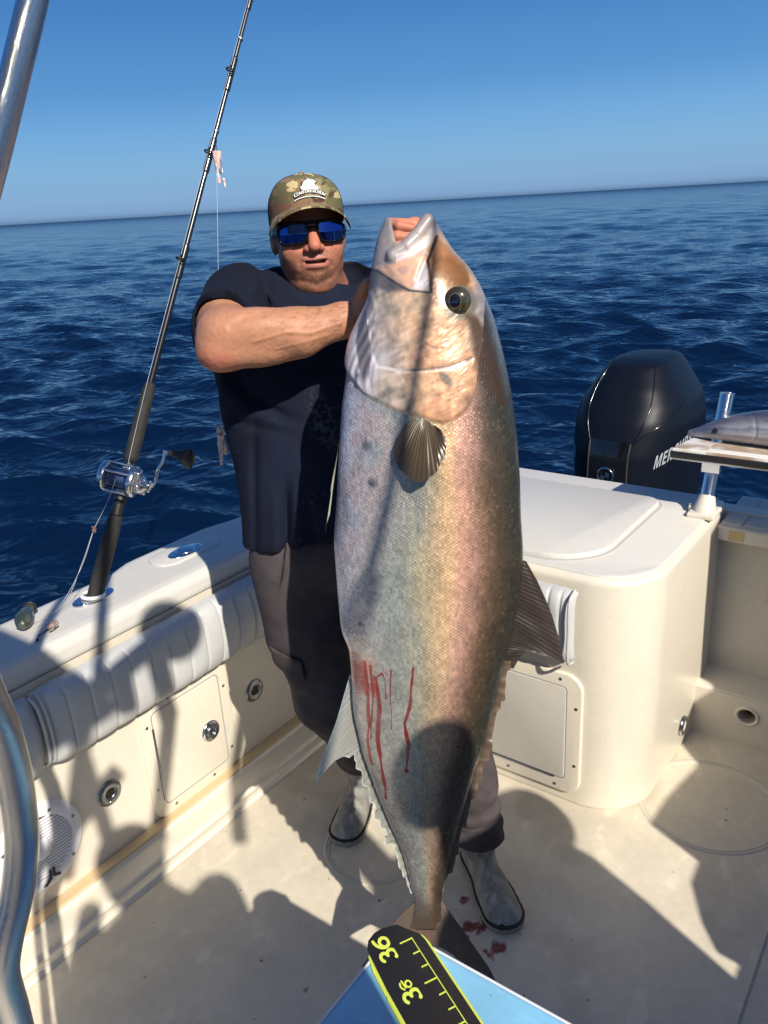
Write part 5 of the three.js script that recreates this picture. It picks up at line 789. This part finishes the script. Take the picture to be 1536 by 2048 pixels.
// ---------------------------------------------------------------- outboard motor
{
  const t = thing('outboard_motor', 'big black outboard motor hung behind the stern box', 'outboard motor', [3.34, -.46, -1.135]);
  t.scale.set(.96, .982, .93);
  const wY = smoothTable([[0, .15], [.6, .225], [.9, .25], [1.1, .252], [1.25, .252], [1.33, .230], [1.40, .184], [1.47, .134], [1.49, .122], [1.497, .106], [1.5, .0]], 0, 1.5, 500, 2), fY = smoothTable([[0, .22], [.7, .345], [1.0, .372], [1.15, .36], [1.28, .315], [1.40, .235], [1.47, .165], [1.492, .135], [1.5, 0]], 0, 1.5, 500, 3), bY = smoothTable([[0, .25], [.6, .36], [1.1, .40], [1.3, .38], [1.45, .31], [1.49, .27], [1.5, 0]], 0, 1.5, 500, 3);
  const P = (ph, y, o = 0) => { const shut = Math.pow(clamp((1.5 - y) / .004), .5); const c = Math.cos(ph), s = Math.sin(ph), L = c > 0 ? fY(y) : bY(y), nar = 1 - .34 * Math.pow(Math.max(0, c), 1.6) * sstep(1.5, .8, y) , k = (v, e) => Math.sign(v) * Math.pow(Math.abs(v), e); return [-(L + o) * shut * k(c, .72), y, (wY(y) * nar + o) * shut * k(s, .70)]; };
  add(t, 'cowl', grid((u, v) => P(u * Math.PI * 2, lerp(.62, 1.5, 1 - Math.pow(1 - v, 2.2))), 140, 110, { uv: (u, v, p) => [u * 2, p[1]] }), phys({ color: lin(.004, .006, .012), roughness: .42, specularIntensity: .4, bumpMap: rep(fineBump, 3, 3), bumpScale: .0003 }));
  add(t, 'midsection', grid((u, v) => { const p = P(u * Math.PI * 2, lerp(-.2, .64, v) < 0 ? 0 : lerp(0, .63, v)); return [p[0] * .96, lerp(-.25, .63, v), p[2] * .95]; }, 60, 12), black);
  // centre panel, creases, emblem
  const panelM = phys({ color: lin(.005, .005, .006), roughness: .18, clearcoat: .7, clearcoatRoughness: .08 });
  const pw = (y) => lerp(.62, .40, sstep(.75, 1.21, y));
  const trap = (u, v, o) => { const y = lerp(.66, 1.215, v), q = P(lerp(-pw(y), pw(y), u) * .62, y, o); return q; };
  add(t, 'centre_panel', [grid((u, v) => trap(u, v, .011), 16, 20), grid((u, v) => trap(v > .5 ? 1 : 0, u, v > .5 ? lerp(.011, .0, v * 2 - 1) : lerp(0, .011, v * 2)), 20, 2)], panelM);
  for (const s of [-1, 1]) {
    add(t, 'cowl_crease', tube(Array.from({ length: 14 }, (_, i) => P(s * lerp(.28, 1.6, i / 13), lerp(1.20, 1.36, Math.pow(i / 13, .75)), .001)), .0022, 60, 6), panelM);
    add(t, 'cowl_crease', tube(Array.from({ length: 12 }, (_, i) => P(s * lerp(.30, .75, i / 11), lerp(1.21, 1.48, i / 11), .001)), .003, 50, 6), panelM);
    add(t, 'panel_edge', tube(Array.from({ length: 12 }, (_, i) => { const y = lerp(.66, 1.21, i / 11); return P(s * pw(y) * .64, y, .010); }), .0045, 50, 8), phys({ color: lin(.035, .03, .028), roughness: .5 }));
  }
  const ex = P(0, 1.075, .014), EM = new THREE.Matrix4().makeRotationY(-Math.PI / 2).setPosition(...ex);
  add(t, 'emblem', [new THREE.TorusGeometry(.034, .0042, 12, 48).applyMatrix4(EM), ...[-1, 1].map((s) => slab(new THREE.Shape([[-.020, -.014], [-.004, -.020], [.004, .002], [.016, -.008], [.022, .010], [.006, .018], [-.002, -.002], [-.014, .010]].map((p) => new THREE.Vector2(p[0] * s, p[1] * s))), .003, 0, EM)).slice(0, 1), slab(new THREE.Shape([[-.040, -.012], [-.026, -.028], [-.034, -.034], [-.048, -.022]].map((p) => new THREE.Vector2(...p))), .003, 0, EM), slab(new THREE.Shape([[.024, .030], [.040, .018], [.044, .030], [.036, .036]].map((p) => new THREE.Vector2(...p))), .003, 0, EM)], chrome);
  const bar = P(0, 1.022, .015); add(t, 'name_bar', [new RoundedBoxGeometry(.003, .004, .105, 2, .0012).translate(...bar)], chrome);
  const word = canvasTex(1024, 160, (g) => { g.fillStyle = '#000'; g.fillRect(0, 0, 1024, 160); g.fillStyle = '#fff'; g.font = 'bold 178px sans-serif'; g.textAlign = 'center'; g.textBaseline = 'middle'; g.setTransform(.86, 0, -.12, 1, 80, 0); g.fillText('MERCURY', 512, 84, 1120); }, false);
  word.wrapS = word.wrapT = THREE.ClampToEdgeWrapping;
  for (const s of [-1, 1]) add(t, 'lettering', grid((u, v) => { const w = s > 0 ? u : 1 - u; return P(s * lerp(.60, 1.68, w), lerp(1.080, 1.148, v) + .09 * w, .0022); }, 40, 4, { flip: s < 0 }), phys({ color: lin(.34, .36, .40), roughness: .45, alphaMap: word, alphaTest: .5 }));
}

// ---------------------------------------------------------------- bait board with its post, and the fish lying on it
{
  const t = thing('bait_board', 'white cutting board with black edge on a steel post at the stern corner', 'cutting board', [2.385, .733, -.598]);
  add(t, 'post', [rod([0, 0, 0], [.15, .335, -.002], .0215, .0215, 32), new THREE.TorusGeometry(.0205, .003, 8, 32).rotateX(Math.PI / 2).rotateZ(-.42).translate(.150, .335, -.002)], brushed);
  add(t, 'post_socket', [lathe([[.034, 0], [.033, .02], [.026, .05], [.0225, .062]], [-.004, -.004, 0], [.42, .9, 0], 32), box(-.045, -.002, -.04, .05, .014, .04, .006)], gelcoat);
  const edge = (o, x) => [[-.035 - o, -.095 - o], [.235 + o, -.055 - o], [.265 + o, -.02], [.275 + o, .6], [-.035 - o, .6]].map((p) => [p[0] + x, p[1]]);
  add(t, 'board', plan(edge(0, 0), .188, .206, .003), phys({ map: dataTex(256, 256, (i, j) => { const n = fbm(i / 26, j / 26, 4, 4), st = sstep(-.15, .35, n) * .75; return [lerp(225, 150, st), lerp(223, 120, st), lerp(216, 92, st)]; }), roughness: .5 }));
  add(t, 'black_edge', plan(edge(.006, 0), .176, .196, .003), black);
  add(t, 'metal_tray', plan(edge(.002, 0), .171, .177, .001), brushed);
  add(t, 'bracket', [box(.03, .12, -.028, .10, .172, .028, .004)], brushed);
  const f = thing('bonito', 'grey striped bonito lying on the cutting board', 'fish', [2.49, .939, -.43]);
  const prof = smoothTable([[-.26, .004], [-.24, .014], [-.2, .030], [-.14, .045], [-.05, .058], [.1, .062], [.25, .05], [.4, .02], [.45, .008]], -.26, .45, 71, 3);
  const sd = (p) => { const z = p[2], r = prof(z), y = p[1] - r * .86, q = Math.hypot(p[0] / (r * 1.25), y / (r * .9)); let d = Math.max((q - 1) * r * .9, -z - .262, z - .45); if (z > -.21 && z < -.05) d += .0016 * Math.exp(-Math.pow((z + .09 + p[0] * .5) / .004, 2)); d += .0015 * Math.exp(-Math.pow((y + .002 + (z + .26) * .05) / .0022, 2)) * sstep(-.15, -.2, z); return d; };
  add(f, 'body', nets(sd, [-.10, -.004, -.28], [.10, .13, .46], .005, { color: (p) => { const z = p[2], r = prof(z), y = p[1] / (r * 1.75), n = fbm(p[0] * 30, p[1] * 40, z * 20, 3), st = sstep(.1, .5, Math.sin(y * 24 + z * 9 + n * 3)); let c = [.42 + n * .2, .42 + n * .2, .45 + n * .2]; const top = sstep(.62, .95, y + n * .15); c = c.map((v, i) => lerp(v, [.07, .075, .10][i], top)); c = c.map((v, i) => lerp(v, [.13, .13, .16][i], st * .55 * sstep(.25, .5, y) + .5 * sstep(-.12, -.2, z) * sstep(.25, .6, y))); if (Math.hypot(z + .175, (y - .55) * .06) < .009) c = [.02, .02, .02]; return c; } }), phys({ vertexColors: true, roughness: .3, metalness: .25, clearcoat: .4, clearcoatRoughness: .15 }));
  add(f, 'fin', [grid((u, v) => [.07 + .002 * Math.sin(v * 9), .05 + .02 * v * (1 - u), -.03 + u * .10 + v * .03], 10, 4), grid((u, v) => [.0 + .05 * v, .105 + .012 * v, .08 + u * .12], 10, 3)], phys({ color: lin(.06, .06, .07), roughness: .5, side: THREE.DoubleSide }));
}

// ---------------------------------------------------------------- cooler box with the measuring strip, in front
{
  const t = thing('cooler', 'sky blue cooler lid corner in the foreground with a black measuring strip on it', 'cooler', [.44, 0, -.12]);
  const x0 = -.28, x1 = .30, z0 = -.46, z1 = .40, scuff = dataTex(512, 512, (() => { const r = rng(3), dots = Array.from({ length: 60 }, () => [r() * 512, r() * 512, .6 + r() * 1.6]); return (x, y) => { let k = 1 + fbm(x / 60, y / 60, 2, 4) * .10 + (Math.abs(noise(x / 4, y / 90, 3)) < .03 && noise(x / 70, y / 70) > .1 ? .06 : 0); for (const d of dots) if (Math.hypot(x - d[0], y - d[1]) < d[2]) k *= .6; return [128 * k, 186 * k, 220 * k]; }; })());
  const blue = phys({ map: rep(scuff, 1.4, 1.4), roughness: .38, clearcoat: .3, clearcoatRoughness: .25, bumpMap: rep(fineBump, 6, 6), bumpScale: .0004 });
  add(t, 'body', box(x0 + .01, .0, z0 + .01, x1 - .01, .56, z1 - .01, .02), blue);
  add(t, 'lid', box(x0, .55, z0, x1, .62, z1, .006), blue);
  const rim = [[x0, z0], [x1, z0], [x1, z1], [x0, z1]];
  add(t, 'lid_edge', rim.map((p, i) => rod([p[0], .6195, p[1]], [rim[(i + 1) % 4][0], .6195, rim[(i + 1) % 4][1]], .0022, .0022, 8)), phys({ color: lin(.62, .66, .70), roughness: .5 }));
  // strip: local p across, d along
  const M = new THREE.Matrix4().makeBasis(V(-.886, 0, -.463).normalize(), V(-.463, 0, .886).normalize(), V(0, 1, 0)).setPosition(.732 - .44, .62, -.548 + .12), at = (y) => M.clone().setPosition(.732 - .44, y, -.548 + .12);
  const outl = (o) => new THREE.Shape([[-.018 - o, .012], [-.016 - o, -.001], [.007, -.034 - o], [.030, -.0385 - o], [.044, -.037 - o], [.058, -.029 - o], [.066 + o, -.016], [.070 + o, .06], [.0705 + o, .62], [-.018 - o, .62]].map((p) => new THREE.Vector2(...p)));
  const pads = (sh, y, d, m, nm) => { const g = new THREE.ExtrudeGeometry(sh, { depth: d, bevelEnabled: true, bevelThickness: .0006, bevelSize: .0008, bevelOffset: -.0008, bevelSegments: 2 }); g.translate(0, 0, .0); return add(t, nm, metreUV(g.applyMatrix4(at(y))), m); };
  const yel = phys({ color: lin(.62, .72, .10), map: rep(grimeTex, 6, 6), roughness: .6 });
  const wavy = new THREE.Shape([[-.0225, .014], [-.020, .0], [.0, -.026], [.05, -.026], [.069, -.006], [.0745, .02], [.0755, .06], [.0745, .064], [.0762, .07], [.0775, .2], [.0775, .61], [-.0232, .61], [-.0225, .05]].map((p) => new THREE.Vector2(...p)));
  pads(wavy, .6205, .0015, yel, 'yellow_pad');
  pads(outl(0), .6222, .0030, phys({ color: lin(.014, .015, .017), map: rep(grimeTex, 5, 5), roughness: .45, roughnessMap: rep(fineBump, 2, 2) }), 'measuring_strip');
  const bx = (p0, d0, p1, d1) => add(t, 'ruler_mark', new THREE.BoxGeometry(Math.abs(p1 - p0), Math.abs(d1 - d0), .0012).translate((p0 + p1) / 2, (d0 + d1) / 2, .0003).applyMatrix4(at(.6264)), yel);
  bx(-.0015, -.0012, .0, .6); for (let i = 0; i < 20; i++) bx(.0, i * .02525 - .0008, i % 3 === 0 ? .0195 : .0105, i * .02525 + .0008);
  const digit = canvasTex(512, 512, (g) => { g.fillStyle = '#000'; g.fillRect(0, 0, 512, 512); g.fillStyle = '#fff'; g.strokeStyle = '#fff'; g.lineCap = 'round'; g.lineWidth = 30; const three = (x, y, k) => { g.beginPath(); g.arc(x, y - 34 * k, 36 * k, -2.5, 1.45); g.stroke(); g.beginPath(); g.arc(x, y + 42 * k, 42 * k, -1.45, 2.5); g.stroke(); }, six = (x, y) => { g.beginPath(); g.arc(x, y + 34, 42, 0, 7); g.stroke(); g.beginPath(); g.arc(x + 44, y + 30, 88, Math.PI, 4.7); g.stroke(); }; three(70, 96, 1); six(190, 96); three(330, 96, 1); g.lineWidth = 16; g.beginPath(); g.arc(428, 128, 26, 0, 7); g.stroke(); g.beginPath(); g.moveTo(400, 70); g.quadraticCurveTo(430, 40, 458, 62); g.moveTo(410, 90); g.lineTo(470, 84); g.stroke(); }, false);
  digit.wrapS = digit.wrapT = THREE.ClampToEdgeWrapping;
  const digitPlate = (px, d, u0, u1, w, h) => { const g = new THREE.PlaneGeometry(w, h), uv = g.attributes.uv; for (let i = 0; i < 4; i++) uv.setXY(i, lerp(u0, u1, uv.getX(i)), lerp(.64, 1, uv.getY(i))); g.applyMatrix4(new THREE.Matrix4().makeBasis(V(0, -1, 0), V(1, 0, 0), V(0, 0, 1))).translate(px, d, 0).applyMatrix4(at(.6270)); add(t, 'numeral', g, phys({ color: lin(.62, .72, .10), alphaMap: digit, alphaTest: .5, roughness: .6 })); };
  digitPlate(.0450, -.0005, 0, .49, .050, .0285); digitPlate(.0455, .0735, .51, 1, .050, .0285);
}

// ---------------------------------------------------------------- what stands behind and beside the camera and shades the deck
{
  const skinM = phys({ color: lin(.45, .24, .15), roughness: .5 }), dark = phys({ color: lin(.05, .06, .08), roughness: .9 });
  const figure = (label, at, bones) => { const t = thing('person', label, 'person', at); add(t, 'body', nets((p) => { let d = 1; for (const b of bones) d = smin(d, cap(p, b[0], b[1], b[2], b[3]), .03); return d; }, [-.55, -.02, -.35], [.75, 1.85, .35], .02, { slack: .04 }), dark); return t; };
  figure('photographer in dark clothes holding up a phone', [-.015, 0, .20], [[[0, 1.70, .0], [0, 1.64, .0], .095, .08], [[0, 1.5, .02], [0, 1.35, .02], .06, .15], [[0, 1.34, .02], [0, .95, .02], .195, .18], [[-.1, .9, .02], [-.12, .06, .02], .09, .06], [[.1, .9, .02], [.12, .06, .02], .09, .06], [[-.2, 1.42, 0], [-.26, 1.2, -.08], .055, .045], [[-.26, 1.2, -.08], [-.09, 1.55, -.10], .04, .03], [[.2, 1.42, 0], [.235, 1.2, -.04], .06, .05], [[.24, 1.2, -.06], [.06, 1.55, -.10], .04, .03]]);
  figure('second angler leaning by the port side', [.44, 0, .45], [[[.0, 1.715, 0], [.0, 1.655, 0], .075, .07], [[.035, 1.64, 0], [.075, 1.36, .0], .045, .05], [[.12, 1.20, 0], [.14, .9, 0], .13, .16], [[.12, 1.26, 0], [.42, 1.22, 0], .085, .075], [[.42, 1.22, 0], [.60, 1.14, 0], .085, .09], [[.1, .9, 0], [.1, .06, -.02], .11, .07], [[.2, .9, 0], [.3, .06, -.02], .11, .07]]);
  const bag = thing('gear_bag', 'dark soft gear bag standing on the port side', 'bag', [.76, .715, .62]);
  add(bag, 'bag_body', nets((p) => { const q = [Math.max(0, Math.abs(p[0] + p[1] * .12) - .20), Math.max(0, Math.abs(p[1] - .262) - .19), Math.max(0, Math.abs(p[2]) - .05)]; return Math.hypot(...q) - .07 + .01 * noise(p[0] * 9, p[1] * 9, p[2] * 9); }, [-.40, -.02, -.16], [.34, .58, .16], .015), dark);
  const tank = thing('bait_tank', 'covered bait tank and gear on the port stern corner', 'bait tank', [0, .715, .58]);
  const sh = new THREE.Shape([[1.12, -.02], [1.09, .045], [1.13, .095], [1.21, .147], [1.285, .15], [1.272, .29], [1.40, .285], [1.62, .255], [1.69, .395], [1.80, .445], [1.78, .70], [1.76, 1.0], [2.2, 1.1], [2.6, 1.0], [2.6, -.02]].map((p) => new THREE.Vector2(...p)));
  add(tank, 'tank_cover', slab(sh, .22, .02, new THREE.Matrix4().setPosition(0, 0, 0)), gelcoat);
  const spare = thing('fishing_rod', 'spare rod standing in the hardtop rack above the camera', 'fishing rod', [.272, 1.97, .45]), sd = [.373, .928, 0];
  add(spare, 'grip', lathe([[0, -.25], [.021, -.25], [.022, .20], [.016, .236], [0, .24]], [0, 0, 0], sd), black);
  add(spare, 'blank', lathe([[0, .2], [.0095, .22], [.008, .9], [.004, 2], [0, 2.01]], [0, 0, 0], sd), blackGloss);
}
renderer.render(scene, camera);
